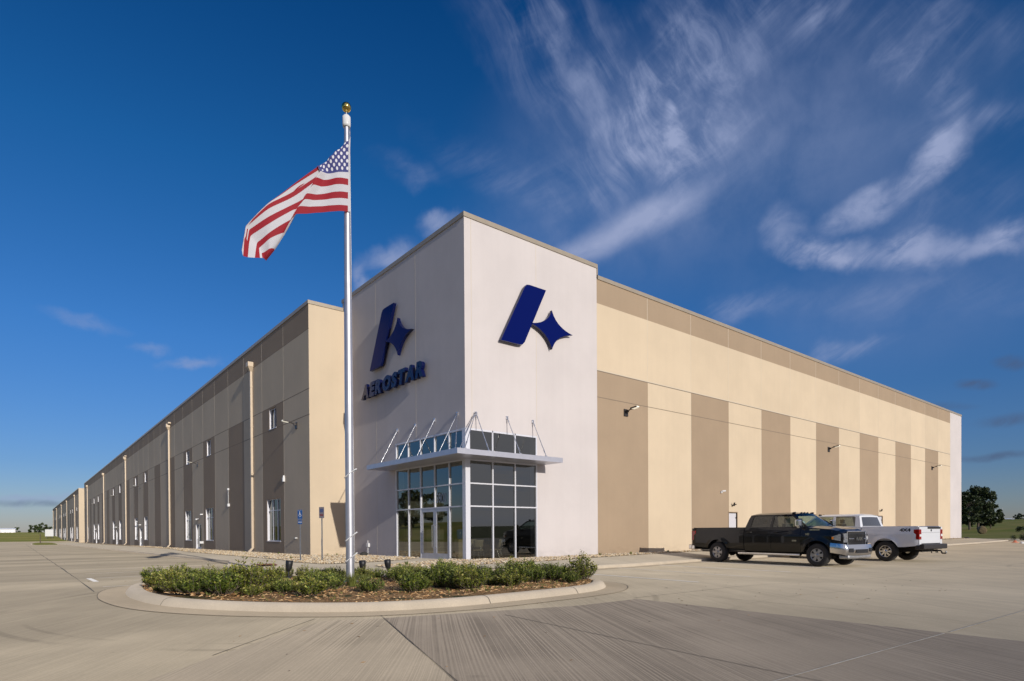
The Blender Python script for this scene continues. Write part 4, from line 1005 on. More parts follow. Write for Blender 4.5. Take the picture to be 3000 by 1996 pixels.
# interior of the lobby (seen through the glass) --------------------------------
M_INW = mat('lobby_wall', (.30, .28, .25), .8); M_INF = mat('lobby_floor', (.10, .09, .085), .6, 0, .2, 3)
g = MB(); g.add([(.3, .3, .0), (8, .3, .0), (8, 9, .0), (.3, 9, .0)], [(0, 1, 2, 3)], M_INF); g.add([(.1, .1, 5.9), (8, .1, 5.9), (8, 9, 5.9), (.1, 9, 5.9)], [(0, 1, 2, 3)], M_INW)
g.add([(8, .1, 0), (8, 9, 0), (8, 9, 5.9), (8, .1, 5.9)], [(0, 1, 2, 3)], M_INW); g.add([(.1, 9, 0), (8, 9, 0), (8, 9, 5.9), (.1, 9, 5.9)], [(0, 1, 2, 3)], M_INW)
g.add([(.105, .105, -.005), (8, .105, -.005), (8, 9, -.005), (.105, 9, -.005)], [(0, 1, 2, 3)], M_INF)
g.build('lobby_interior', B, recalc=False)
def chair(loc, rz, label=None):
    t = thing('lobby_chair', label, 'chair', loc, rz, 'beige chairs inside the lobby')
    g = MB(); g.box(-.24, .24, -.23, .23, .44, .48, M_CHAIR); bev(g.build('seat', t), .02)
    g = MB(); g.grid(lambda u, v: (-.22+.44*u, .2+.1*v+.05*math.cos((u-.5)*PI)-.05, .58+.36*v), 6, 4, M_CHAIR); o = g.build('backrest', t); md = o.modifiers.new('s', 'SOLIDIFY'); md.thickness = .025
    for sx in (-1, 1):
        for sy in (-1, 1): MB().path([(sx*.21, sy*.14, .45), (sx*.24, sy*.27, 0.01)], .012, M_STAIN).build('leg', t)
        MB().path([(sx*.23, .18, .46), (sx*.23, .24, .9)], .012, M_STAIN).build('back_post', t)
    return t
chair((1.45, 1.1, 0), math.radians(150), 'beige lobby chair seen through the left corner pane'); chair((2.35, .95, 0), math.radians(215), 'beige lobby chair behind the middle of the right-hand glazing'); chair((2.2, 2.2, 0), math.radians(20), 'beige lobby chair farthest inside the glazed corner')
t = thing('lobby_table', 'small round dark table between beige chairs inside the entrance glass', 'table', (1.95, 1.6, 0))
MB().lathe([(0, .74), (.45, .74), (.45, .715), (0, .715)], M_BLACK, 28).build('tabletop', t); MB().lathe([(0, 0.01), (.25, .01), (.25, .03), (.04, .05), (.035, .715)], M_STAIN, 16).build('pedestal', t)
t = thing('water_cooler', 'blue and white water cooler standing inside the corner glass', 'water cooler', (.95, 1.9, 0))
MB().box(-.17, .17, -.17, .17, 0, .95, M_CHAIR).build('cabinet', t); MB().lathe([(0, .96), (.1, .97), (.14, 1.05), (.145, 1.38), (.1, 1.42), (0, 1.43)], mat('blue_bottle', (.03, .12, .5), .15), 18).build('bottle', t)

# ------------------------------------------------------------------ flagpole and flag
FX, FY = -8.72, -7.66
FP = thing('flagpole', 'tall tapered silver flagpole with gold ball in the planting island', 'flagpole', (FX, FY, .1))
g = MB(); g.lathe([(.098, 0), (.098, 4.5), (.092, 6.2), (.080, 8.4), (.068, 9.9), (.058, 10.98)], M_POLE, 28); g.build('pole', FP)
MB().lathe([(.098, .0), (.19, .0), (.20, .03), (.17, .07), (.11, .11), (.097, .13)], M_GAL, 28).build('base_collar', FP)
MB().lathe([(.0, 10.98), (.085, 10.98), (.095, 11.03), (.095, 11.22), (.06, 11.26), (0, 11.27)], M_SIGNW, 20).build('truck_cap', FP)
g = MB(); g.tube((0, 0, 11.26), (0, 0, 11.36), .014, M_GAL); g.build('spindle', FP)
MB().lathe([(.113*math.sin(PI*i/14), 11.455-.113*math.cos(PI*i/14)) for i in range(15)], M_GOLD, 28).build('ball_finial', FP)
for z in (2.55, 1.02, .52):
    g = MB(); R0 = .135; 
    for k in range(30):
        a = 2*PI*k/30; lift = .09*(1+math.cos(a-math.radians(-30))) if z > 0 else 0
        c = (R0*math.cos(a)+.03*math.cos(math.radians(-40)), R0*math.sin(a)+.03*math.sin(math.radians(-40)), z+lift*1.2)
        g.ico(c, .017, .017, .017, M_SIGNW)
    g.build('retainer_ring', FP, recalc=False)
MB().tube((.105, -.03, .5), (.07, -.02, 10.95), .006, M_GAL, 6).build('halyard', FP)

def fl_table():
    K = {}
    K[7] = [(828,750),(805,785),(602,935),(400,1060),(206,1194),(200,1230),(176,1400)]
    K[8] = [(790,805),(705,938),(598,1000),(400,1130),(212,1226),(190,1300),(186,1450)]
    K[9] = [(765,865),(655,1015),(598,1045),(405,1185),(240,1260),(232,1340),(226,1462)]
    K[10] = [(705,940),(595,1120),(590,1122),(400,1265),(297,1322),(292,1390),(287,1468)]
    K[11] = [(690,985),(530,1235),(524,1238),(400,1310),(312,1365),(322,1420),(330,1470)]
    K[12] = [(640,1040),(440,1375),(438,1378),(402,1392),(335,1410),(342,1445),(350,1472)]
    K[13] = [(610,1105),(367,1465),(366,1466),(365,1467),(360,1468),(361,1470),(362,1473)]
    K[6] = [(822,735),(828,745),(600,893),(402,1018),(204,1190),(200,1226),(174,1396)]
    K[5] = [(808,710),(815,712),(598,845),(400,1010),(205,1190),(200,1224),(174,1392)]
    K[4] = [(795,690),(795,690),(600,832),(402,1004),(206,1188),(202,1222),(176,1388)]
    for k in range(4):
        d = (4-k); K[k] = [(x+9*d, y+9*d) for x, y in K[4]]
    return K
KT = fl_table()
def pole_plane(px, py):
    """point of the crop (flag close-up) -> world on the plane through the pole that faces the viewer's side"""
    X = 650+.3507*px; Yp = 250+.3507*py
    d = CF_+CR_*((X-1500)/1761.39)+CU_*((1567.38-Yp)/1761.39)
    nrm = Vector((math.sin(math.radians(25)), math.cos(math.radians(25)), 0))
    t = (Vector((FX, FY, 0))-CAM).dot(nrm)/d.dot(nrm); return CAM+d*t, nrm
def refl(x, y):
    # fold across the upper silhouette line (1078,430)->(795,690)
    ax, ay, bx, by = 1078, 430, 790, 692
    dx, dy = bx-ax, by-ay; L = math.hypot(dx, dy); s = ((x-ax)*dy-(y-ay)*dx)/L
    nx_, ny_ = dy/L, -dx/L
    if s < 0: return x-2*s*nx_, y-2*s*ny_, min(1, -s/25)
    return x, y, 0.0
rows = {}
for k in range(14):
    hy = 432+(745-432)*k/7 if k <= 7 else [745, 805, 857, 916, 970, 1027, 1075][k-7]
    hx = 1076-6*math.sin(PI*k/13)
    pl = [(hx, hy, 0.0)]
    if k <= 7:
        for u in (.08, .17, .25, .33):
            fx = hx-(248+(7-k)*13)*u/.42; fy = hy+8*u/.42
            x, y, fo = refl(fx, fy); pl.append((x, y, .07*fo))
    else:
        cx_, cy_ = KT[k][0]
        for u in (.08, .17, .25, .33):
            t = u/.42; pl.append((hx+(cx_-hx)*t, hy+(cy_-hy)*t**1.6-3*math.sin(PI*t), -.05*math.sin(PI*t*1.5)))
    dep = [-.06 if k >= 7 else .02, .10, .04, -.04, .03, -.02, -.05]
    for (x, y), dd in zip(KT[k], dep): pl.append((x, y, dd+(.05 if k < 4 else 0)))
    rows[k] = pl
US = [0, .08, .17, .25, .33, .42, .50, .62, .76, .9, .95, 1.0]
SUBK, SUBU = 3, 4
fv = []; uvl = []
nk, nu = 13*SUBK, (len(US)-1)*SUBU
for a in range(nk+1):
    kk = a/SUBK; k0 = min(12, int(kk)); t = kk-k0
    for b_ in range(nu+1):
        uu = b_/SUBU; u0 = min(len(US)-2, int(uu)); s = uu-u0
        def q(k): A, C_ = rows[k][u0], rows[k][u0+1]; return [A[i]*(1-s)+C_[i]*s for i in range(3)]
        A, C_ = q(k0), q(k0+1); p = [A[i]*(1-t)+C_[i]*t for i in range(3)]
        u = US[u0]*(1-s)+US[u0+1]*s
        wp_, nrm = pole_plane(p[0], p[1]); dd = p[2]+.035*math.sin(u*19+kk*.35)*min(1, u*4)
        fv.append(wp_+nrm*(dd*1.0)-Vector((0, 0, 0))-nrm*.1*min(1, 1)); uvl.append((u, kk))
fme = bpy.data.meshes.new('national_flag'); ff = []; fm = []
for a in range(nk):
    for b_ in range(nu):
        ff.append((a*(nu+1)+b_, a*(nu+1)+b_+1, (a+1)*(nu+1)+b_+1, (a+1)*(nu+1)+b_)); 
        u = (uvl[ff[-1][0]][0]+uvl[ff[-1][1]][0])/2; k = int(a/SUBK)
        fm.append(3 if u < .012 else 2 if (u < .415 and k < 7) else (0 if k % 2 == 0 else 1))
fme.from_pydata([tuple(v) for v in fv], [], ff)
uvL = fme.uv_layers.new(name='UVMap')
for p in fme.polygons:
    for li in p.loop_indices: uvL.data[li].uv = uvl[fme.loops[li].vertex_index]
def cloth(name, col):
    mt = mat(name, col, .8); N = NT(mt.node_tree); b = N.n['Principled BSDF']
    out = [n for n in N.n if n.type == 'OUTPUT_MATERIAL'][0]
    tr = N.new('ShaderNodeBsdfTranslucent'); 
    if b.inputs['Base Color'].links: N.l.new(b.inputs['Base Color'].links[0].from_socket, tr.inputs[0])
    else: tr.inputs[0].default_value = c4(col)
    mx = N.new('ShaderNodeMixShader'); mx.inputs[0].default_value = .25; N.l.new(b.outputs[0], mx.inputs[1]); N.l.new(tr.outputs[0], mx.inputs[2]); N.l.new(mx.outputs[0], out.inputs[0]); return mt
m_r = cloth('flag_red', (.42, .02, .035)); m_w = cloth('flag_white', (.74, .73, .76))
m_b = mat('flag_blue', (.055, .06, .22), .8)
N = NT(m_b.node_tree); b = N.n['Principled BSDF']
uv = N.new('ShaderNodeUVMap').outputs[0]; U_, V_ = N.sep(uv)[:2]
cx = N.m('MULTIPLY', U_, 12/.415); cy = N.m('MULTIPLY', V_, 10/7)
rx, ry = N.m('ROUND', cx), N.m('ROUND', cy)
ev = N.m('LESS_THAN', N.m('PINGPONG', N.m('ADD', rx, ry), 1.0), .5)
dd = N.m('SQRT', N.m('ADD', N.m('POWER', N.m('MULTIPLY', N.m('SUBTRACT', cx, rx), 1.15), 2.0), N.m('POWER', N.m('SUBTRACT', cy, ry), 2.0)))
ins = N.m('MULTIPLY', N.m('MULTIPLY', N.m('GREATER_THAN', rx, .5), N.m('LESS_THAN', rx, 11.5)), N.m('MULTIPLY', N.m('GREATER_THAN', ry, .5), N.m('LESS_THAN', ry, 9.5)))
N.put(b.inputs['Base Color'], N.mix(N.m('MULTIPLY', N.m('MULTIPLY', ev, ins), N.m('LESS_THAN', dd, .47)), (.055, .06, .22, 1), (.74, .73, .76, 1)))
for m_ in (m_r, m_w, m_b, m_w): fme.materials.append(m_)
for p, i in zip(fme.polygons, fm): p.material_index = i; p.use_smooth = True
fo = bpy.data.objects.new('national_flag', fme); COL.objects.link(fo); tag(fo, 'waving red, white and blue stars and stripes flag on the flagpole', 'flag')
md = fo.modifiers.new('sub', 'SUBSURF'); md.levels = 1; md.render_levels = 1
FHc, _n = pole_plane(1080, 470); FHd, _n = pole_plane(1085, 720)
# flag snaps join the flag to the halyard
g = MB(); a, _n = pole_plane(1073, 436); g.tube(a-_n*.1, (FX+.07, FY-.03, a.z+.25), .006, M_GAL, 6); g.build('flag_snap', FP); bpy.data.objects['flag_snap'].matrix_parent_inverse = Matrix.Translation((-FX, -FY, -.1))

# uplights in the island -----------------------------------------------------------
def uplight(x, y, h, label, tilt):
    t = thing('ground_spotlight', label, 'spotlight', (x, y, mz(x, y)), 0, 'spotlights around the flagpole')
    g = MB(); g.tube((0, 0, 0), (0, 0, h*.42), .022, M_BLACK, 8); g.lathe([(.06, -.02), (.06, .05), (.03, .08)], M_BLACK, 14); g.build('stake', t)
    M = Matrix.Translation((0, 0, h*.40)) @ Matrix.Rotation(tilt, 4, 'Y')
    g = MB(); g.lathe([(0, -.02), (.045, 0), (.075, .08), (.088, .18), (.09, .27), (.078, .275), (.075, .24), (0, .235)], M_BLACK, 22, M); g.build('lamp_housing', t)
    g = MB(); g.lathe([(0, .25), (.074, .25)], M_LENS, 20, M); g.build('lens', t)
uplight(-9.62, -5.95, .52, 'black bullet spotlight left of the flagpole foot', .12); uplight(-7.95, -6.72, .55, 'black bullet spotlight directly behind the flagpole foot', -.05); uplight(-7.1, -6.5, .52, 'black bullet spotlight right of the flagpole foot', -.1)

# parking signs ----------------------------------------------------------------------
def signpost(x, y, h, rz, label, kind):
    z = gz(x, y)+.1
    t = thing('parking_sign', label, 'sign', (x, y, z), rz)
    g = MB(); g.box(-.025, .025, -.012, .012, 0, h, M_GAL); g.box(-.032, .032, -.02, -.0125, 0, 1.0, M_GAL); g.build('post', t)
    return t
s1 = signpost(-5.2, 5.5, 2.25, math.radians(-62), 'post with blue wheelchair parking signs by the grey left wall', 0)
def plate(par, z0, z1, wd, m, nm='sign_plate'): 
    g = MB(); g.box(-wd/2, wd/2, -.022, -.014, z0, z1, m); return g.build(nm, par)
p1 = plate(s1, 1.86, 2.3, .26, M_SIGNB)
g = MB(); g.box(-.13, .13, -.026, -.0225, 1.89, 1.895, M_SIGNW); g.box(-.13, .13, -.026, -.0225, 2.265, 2.27, M_SIGNW)
g.lathe([(0, 0), (.018, 0), (.018, .004), (0, .004)], M_SIGNW, 12, Matrix.Translation((-.01, -.0225, 2.215)) @ Matrix.Rotation(PI/2, 4, 'X'))
for a, b_ in (((-.01, 2.19), (-.01, 2.10)), ((-.01, 2.10), (.05, 2.10)), ((.05, 2.10), (.075, 2.03)), ((-.01, 2.15), (.04, 2.15))): g.tube((a[0], -.024, a[1]), (b_[0], -.024, b_[1]), .009, M_SIGNW, 6)
for k in range(14):
    a0, a1 = math.radians(100+k*17), math.radians(100+(k+1)*17); g.tube((.01+.062*math.cos(a0), -.024, 2.055+.062*math.sin(a0)), (.01+.062*math.cos(a1), -.024, 2.055+.062*math.sin(a1)), .007, M_SIGNW, 6)
g.build('wheelchair_symbol', p1)
p2 = plate(s1, 1.66, 1.83, .24, M_SIGNB); t = text_mesh('VAN', .1, .001, 0, M_SIGNW, 1, 'sign_text'); t.parent = p2; t.matrix_parent_inverse = Matrix.Identity(4); t.matrix_basis = Matrix.Translation((-.095, -.0235, 1.71)) @ Matrix.Rotation(PI/2, 4, 'X')
s2 = signpost(-4.42, 4.95, 2.4, math.radians(-62), 'post with narrow grey, blue and red sign before the cream wall', 1)
plate(s2, 1.92, 2.42, .28, M_SIGNG)
g = MB(); g.box(-.1, .1, -.026, -.0225, 2.18, 2.34, M_SIGNB2); g.box(-.1, .1, -.026, -.0225, 2.02, 2.1, M_SIGNR); g.build('sign_marks', s2)

# ------------------------------------------------------------------ pickup trucks
def lerp(a, b_, t): return a+(b_-a)*t
def interp(tab, x):
    if x <= tab[0][0]: return tab[0][1]
    for (a, va), (b_, vb) in zip(tab, tab[1:]):
        if x <= b_: return va+(vb-va)*(x-a)/(b_-a)
    return tab[-1][1]
def pickup(label, loc, head, paintm, bedrear, wb, cabx0, chromeB, flare, kind):
    t = thing('pickup_truck', label, 'pickup truck', loc, head)
    RA, ZA = .505, .425
    fa = wb                                  # front axle x
    cab0 = cabx0; cabB = fa-.62              # cowl / front door end
    nose = fa+.86
    zh = [(bedrear, 1.385), (bedrear+.05, 1.425), (cab0-.03, 1.425), (cab0, 1.40), (cabB, 1.40), (fa-.1, 1.385), (fa+.45, 1.34), (nose-.12, 1.27), (nose, 1.16)]
    def zlow(x):
        z = interp([(bedrear, .66), (bedrear+.5, .60), (cab0-.02, .58), (cab0, .50), (fa-.55, .50), (fa-.5, .56), (nose, .62)], x)
        for c in (0.0, fa):
            d = abs(x-c)
            if d < RA: z = max(z, ZA+math.sqrt(RA*RA-d*d)*1.02)
        return z
    def ys(x, z):
        y = interp([(.45, .93), (.6, .975), (.78, 1.0), (1.05, 1.0), (1.17, .985), (1.3, .965), (1.42, .935)], z)
        if x > nose-.55: y -= .16*((x-(nose-.55))/.55)**2
        if x < bedrear+.12: y -= .03*((bedrear+.12-x)/.12)
        for c in (0.0, fa):
            r = math.hypot(x-c, z-ZA)
            if r > RA-.02: y += flare*math.exp(-((r-RA)/.11)**2)
        # character crease
        y += .010*math.exp(-((z-1.12)/.05)**2)
        return y
    def side(x0, x1, nm, s, par=t, top=None):
        xs_ = [x0]; 
        while xs_[-1] < x1-.001:
            x = xs_[-1]; st = .045 if min(abs(x-0), abs(x-fa)) < RA+.08 else .09
            xs_.append(min(x1, x+st))
        for c in (-RA, RA, fa-RA, fa+RA):
            if x0 < c < x1: xs_ += [c-.001, c+.001]
        xs_ = sorted(set(xs_)); NR = 14; vs = []
        for x in xs_:
            lo, hi = zlow(x), interp(zh, x)
            for j in range(NR+1): z = lo+(hi-lo)*j/NR; vs.append((x, s*ys(x, z), z))
        # inner lip
        g = MB(); n = NR+1
        g.add(vs, [(i*n+j, (i+1)*n+j, (i+1)*n+j+1, i*n+j+1) for i in range(len(xs_)-1) for j in range(NR)], paintm, True)
        lip = [];
        for x in xs_: z = zlow(x); y = ys(x, z); lip += [(x, s*y, z), (x, s*(y-.05), z+.004)]
        g.add(lip, [(2*i, 2*i+2, 2*i+3, 2*i+1) for i in range(len(xs_)-1)], paintm)
        for xx in (x0+.0005, x1-.0005):
            vs2 = []
            for j in range(NR+1):
                z = lerp(zlow(xx), interp(zh, xx), j/NR); y = ys(xx, z); vs2 += [(xx, s*y, z), (xx, s*(y-.05), z)]
            g.add(vs2, [(2*j, 2*j+2, 2*j+3, 2*j+1) for j in range(NR)], M_DARK)
        return g.build(nm, par, recalc=False)
    doorM = (cab0+cabB)/2-.02
    for s in (1, -1):
        side(bedrear, cab0-.035, 'bed_side', s)
        for a, b_ in ((cab0, doorM-.006), (doorM+.006, cabB-.006)):
            d = side(a, b_, 'door', s)
            g = MB(); hx = b_-.2 if a == cab0 else b_-.85
            hx = a+.12
            y = ys(hx, 1.2); g.path([(hx, s*(y-.01), 1.23), (hx+.02, s*(y+.03), 1.235), (hx+.17, s*(y+.03), 1.235), (hx+.19, s*(y-.01), 1.23)], .014, M_BLKP if kind == 'black' else chromeB); g.build('handle', d)
        side(cabB+.006, nose, 'fender', s)
        # greenhouse side
        y0, y1, zb, zt = .935, .75, 1.40, 1.90
        def yp(z): return lerp(y0, y1, (z-zb)/(zt-zb))
        cx0, cx1 = cab0+.02, cabB+.30
        out = [(cx0, zb), (cx1, zb), (cx1-.33, 1.64), (cx1-.66, 1.86), (cx1-.75, 1.90), (cx0+.26, 1.90), (cx0+.15, 1.86), (cx0+.10, 1.76)]
        w1 = [(cx0+.24, 1.43), (doorM-.05, 1.43), (doorM-.05, 1.85), (doorM-.09, 1.865), (cx0+.36, 1.865), (cx0+.29, 1.83)]
        w2 = [(doorM+.05, 1.43), (cx1-.16, 1.43), (cx1-.19, 1.47), (cx1-.42, 1.64), (cx1-.72, 1.83), (cx1-.80, 1.865), (doorM+.09, 1.865), (doorM+.05, 1.85)]
        bm = bmesh.new()
        for lp in (out, w1, w2):
            vv = [bm.verts.new((x, s*yp(z), z)) for x, z in lp]
            for i in range(len(vv)): bm.edges.new((vv[i], vv[(i+1) % len(vv)]))
        bmesh.ops.triangle_fill(bm, use_beauty=True, use_dissolve=False, edges=bm.edges)
        mep = bpy.data.meshes.new('cab_pillar_panel'); bm.to_mesh(mep); bm.free(); mep.materials.append(paintm)
        op = bpy.data.objects.new('cab_pillar_panel', mep); COL.objects.link(op); op.parent = t
        md = op.modifiers.new('s', 'SOLIDIFY'); md.thickness = .04; md.offset = -1 if s > 0 else 1; md.offset = 0
        def win(poly, nm, mm):
            g = MB(); n = len(poly); vs = [(x, s*(yp(z)+.004), z) for x, z in poly]
            g.add(vs, [tuple(range(n))], mm); return g.build(nm, t, recalc=False)
        win(w1, 'side_window', M_CARG2)
        win(w2, 'side_window', M_CARG)
        # black trim round the windows
        g = MB()
        g.path([(cx0+.2, s*(yp(1.41)+.002), 1.412), (cx1-.12, s*(yp(1.41)+.002), 1.412)], .008, chromeB if kind == 'black' else M_BLACK, 6); g.build('window_trim', t)
        # mirror
        mx = cx1-.28
        g = MB(); g.path([(mx, s*.93, 1.42), (mx+.02, s*1.10, 1.43)], .03, M_BLACK); g.path([(mx, s*.93, 1.50), (mx+.02, s*1.10, 1.52)], .02, M_BLACK)
        mo = g.build('mirror', t)
        g = MB(); g.box(mx-.07, mx+.09, min(s*1.06, s*1.27), max(s*1.06, s*1.27), 1.44, 1.70, chromeB); bev(g.build('mirror_cap', mo), .04, 3)
        g = MB(); g.box(mx-.03, mx+.07, min(s*.92, s*1.20), max(s*.92, s*1.20), 1.39, 1.47, chromeB); bev(g.build('mirror_arm', mo), .02, 2)
        # running board
        g = MB(); g.tube((cab0-.25, s*1.0, .40), (fa-.62, s*1.0, .40), .05, chromeB if kind == 'black' else M_BLACK, 10)
        for xx in (cab0+.2, fa-1.0): g.box(xx-.04, xx+.04, min(s*.6, s*.98), max(s*.6, s*.98), .38, .44, M_BLACK)
        g.build('running_board', t)
    # roof / windshield / rear window
    cx0, cx1 = cab0+.02, cabB+.30
    xr0, xr1 = cx0+.12, cx1-.68
    def roof(u, v):
        x = lerp(xr0, xr1, u); y = lerp(-.76, .76, v); e = abs(y)/.76
        z = 1.895+.095*(1-e**4)*min(1, (x-xr0)/.25+.35)*min(1, (xr1-x)/.35+.45)
        return (x, y, z)
    g = MB(); g.grid(roof, 16, 14, paintm); g.build('roof', t, recalc=False)
    def ws(u, v, o=0.0):
        y = lerp(-1, 1, v); xb, xt = cx1+.02+.09*(1-y*y), xr1-.03+.07*(1-y*y)
        return (lerp(xb, xt, u)+o, y*lerp(.93, .755, u), lerp(1.37, 1.905+.035*(1-y*y), u)+o*.6)
    g = MB(); g.grid(ws, 8, 12, M_CARG); g.build('windshield', t, recalc=False)
    g = MB(); g.box(cab0+.05, cabB+.2, -.9, .9, .56, .6, M_DARK); g.box(cabB-.02, cabB+.28, -.88, .88, .7, 1.40, M_BLACK)
    for xx in (cab0+.38, doorM+.12+.28):
        for yy in ((-.42, .42)):
            g.box(xx-.05, xx+.45, yy-.26, yy+.26, .6, .98, M_SEAT); g.box(xx-.13, xx+.03, yy-.25, yy+.25, .9, 1.56, M_SEAT); g.box(xx-.12, xx-.02, yy-.13, yy+.13, 1.58, 1.76, M_SEAT)
    bev(g.build('seats', t), .04)
    g = MB(); Mw = Matrix.Translation((cabB-.22, .42, 1.27)) @ Matrix.Rotation(math.radians(-65), 4, 'Y')
    for k in range(16): g.tube(Mw @ Vector((.18*math.cos(k*PI/8), .18*math.sin(k*PI/8), 0)), Mw @ Vector((.18*math.cos((k+1)*PI/8), .18*math.sin((k+1)*PI/8), 0)), .014, M_BLACK, 6)
    g.tube(Mw @ Vector((0, 0, 0)), Mw @ Vector((0, 0, .3)), .03, M_BLACK); g.build('steering_wheel', t)
    def rw(u, v): y = lerp(-1, 1, v); return (lerp(cx0-.0, xr0+.03, u)-.02*(1-y*y), y*lerp(.93, .755, u), lerp(1.39, 1.9+.02*(1-y*y), u))
    g = MB(); g.grid(rw, 6, 10, paintm); g.build('cab_back', t, recalc=False)
    g = MB()
    def rwg(u, v):
        uu = lerp(.12, .86, u); vv = lerp(.09, .91, v); x, y, z = rw(uu, vv); return (x-.012, y, z)
    g.grid(rwg, 4, 8, M_GLOSSG); g.build('rear_window', t, recalc=False)
    g = MB(); g.box(cab0-.001, cab0+.02, -.93, .93, .55, 1.40, paintm); g.build('cab_back', t)
    g = MB()
    for yy in (-.2, 0, .2): g.tube((xr1-.12, yy, 1.95), (xr1-.02, yy, 1.965), .018, M_AMB if kind == 'none' else M_BLACK, 8, r2=.035)
    for yy in (-.6, .6): g.tube((xr1-.16, yy, 1.95), (xr1-.04, yy, 1.965), .035, M_BLACK, 8)
    g.build('cab_lights', t)
    # hood
    def hood(u, v):
        x = lerp(cabB-.02, nose-.03, u); y = lerp(-1, 1, v); sh = interp(zh, x); hw = ys(x, sh)
        c = .075*(1-abs(y)**3)*(1-.35*u)+.02*math.exp(-((abs(y)-.55)/.12)**2)
        return (x, y*hw, sh+c-.0)
    g = MB(); g.grid(hood, 16, 16, paintm); g.build('hood', t, recalc=False)
    # front: panel, grille, lamps, bumper
    def fr(u, v, x0, z0, z1, hw): y = lerp(-1, 1, u); return (x0-.10*y*y, y*hw, lerp(z0, z1, v))
    g = MB(); g.grid(lambda u, v: fr(u, v, nose+.06, .70, 1.2, .87), 12, 3, paintm); g.grid(lambda u, v: (lerp(nose+.06, nose-.03, v)-.10*(2*u-1)**2, (2*u-1)*lerp(.87, .84, v), lerp(1.2, interp(zh, nose-.03)+.05*(1-abs(2*u-1)**3), v)), 12, 3, paintm); g.build('front_panel', t, recalc=False)
    g = MB(); g.grid(lambda u, v: fr(u, v, nose+.10, .74, 1.24, .60), 10, 4, M_BLACK); g.build('grille', t, recalc=False)
    gr = [o for o in kids(t) if o.name.startswith('grille')][0]
    g = MB()
    for i in range(11):
        yy = (i-5)*.105
        for j in range(4):
            zz = .80+j*.105; x_ = nose+.115-.036*(yy/.6)**2*1.0
            g.path([(x_, yy-.045, zz), (x_, yy, zz+.045), (x_, yy+.045, zz), (x_, yy, zz-.045), (x_, yy-.045, zz)], .006, M_BRONZE, 4)
    g.build('grille_mesh', gr)
    g = MB(); xg = lambda yy: nose+.125-.036*(yy/.6)**2*2.6
    g.path([(xg(y_), y_, 1.255) for y_ in (-.62, -.4, 0, .4, .62)], .028, M_CHROME); g.path([(xg(y_), y_, .735) for y_ in (-.6, -.4, 0, .4, .6)], .022, M_CHROME)
    for s in (1, -1): g.path([(xg(.62), s*.62, 1.255), (xg(.6), s*.6, .735)], .024, M_CHROME); g.path([(xg(.33), s*.60, 1.0), (xg(.33)+.01, s*.33, 1.0)], .016, M_CHROME)
    g.build('grille_surround', gr)
    if kind == 'black':
        tx = text_mesh('RAM', .17, .008, .004, M_CHROME, 1.15, 'badge_text'); wdx = max(v.co.x for v in tx.data.vertices); tx.parent = gr
        tx.matrix_basis = Matrix.Translation((nose+.125, -wdx/2, .94)) @ Matrix(((0, 0, 1, 0), (1, 0, 0, 0), (0, 1, 0, 0), (0, 0, 0, 1)))
    for s in (1, -1):
        def hl(u, v):
            yy = lerp(.63, .90, u); x_ = nose+.075-.13*(yy/.9)**2-.10*max(0, u-.6)/.4; return (x_+.03, s*yy, lerp(.86, 1.20-.03*u, v))
        g = MB(); g.grid(hl, 6, 5, M_LENS); g.grid(lambda u, v: (lerp(nose-.06, nose-.32, u), s*(ys(lerp(nose-.06, nose-.32, u), 1.05)+.006), lerp(.93+.05*u, 1.17-.09*u, v)), 4, 4, M_LENS); ho = g.build('headlight', t, recalc=False)
        g = MB(); g.path([tuple(Vector(hl(0, .02))+Vector((.004, 0, 0))), tuple(Vector(hl(.5, .02))+Vector((.006, 0, 0))), tuple(Vector(hl(1, .02))+Vector((.004, 0, 0)))], .012, M_BLACK, 6); g.path([tuple(Vector(hl(.05, .5))+Vector((.006, 0, 0))), tuple(Vector(hl(.9, .5))+Vector((.006, 0, 0)))], .01, M_BLACK, 6); g.build('lamp_trim', ho)
        g = MB(); g.grid(lambda u, v: (lerp(nose-.26, nose-.32, u), s*(ys(lerp(nose-.26, nose-.32, u), 1.05)+.012), lerp(.99, 1.07, v)), 2, 2, M_AMB); g.build('indicator', ho, recalc=False)
        g = MB(); g.lathe([(0, 0), (.06, 0), (.07, .03)], M_SIGNW, 14, Matrix.Translation((nose-.0, s*.74, 1.03)) @ Matrix.Rotation(PI/2, 4, 'Y')); g.build('lamp', ho)
    def bp(u, v):
        w_ = lerp(-1, 1, u); a = abs(w_); sg = 1 if w_ >= 0 else -1
        if a < .66: y = a/.66*.84; x = nose+.19-.07*(y/.84)**2.2; tt = 0
        else: tt = (a-.66)/.34; th_ = tt*PI/2; y = .84+.17*math.sin(th_); x = nose+.12-.48*(1-math.cos(th_))
        return (x+.045*math.sin(v*PI)*(1-tt), sg*(y+.02*math.sin(v*PI)*tt), lerp(.42+.10*tt, .80+.06*tt, v))
    g = MB(); g.grid(bp, 30, 8, M_CHROME)
    g.add([bp(i/30, 1) for i in range(31)]+[(bp(i/30, 1)[0]-.12, bp(i/30, 1)[1]*.93, .80) for i in range(31)], [(i, i+1, 32+i, 31+i) for i in range(30)], M_CHROME, True)
    bo = g.build('front_bumper', t, recalc=False)
    g = MB(); g.grid(lambda u, v: (nose+.245-.07*(abs(lerp(-.40, .40, u))/.84)**2.2, lerp(-.40, .40, u), lerp(.50, .63, v)), 8, 2, M_BLACK); g.build('air_intake', bo, recalc=False)
    for s in (1, -1):
        g = MB(); g.grid(lambda u, v: (nose+.243-.07*(lerp(.54, .78, u)/.84)**2.2, s*lerp(.54, .78, u), lerp(.53, .67, v)), 5, 3, M_BLACK); fo_ = g.build('fog_light', bo, recalc=False)
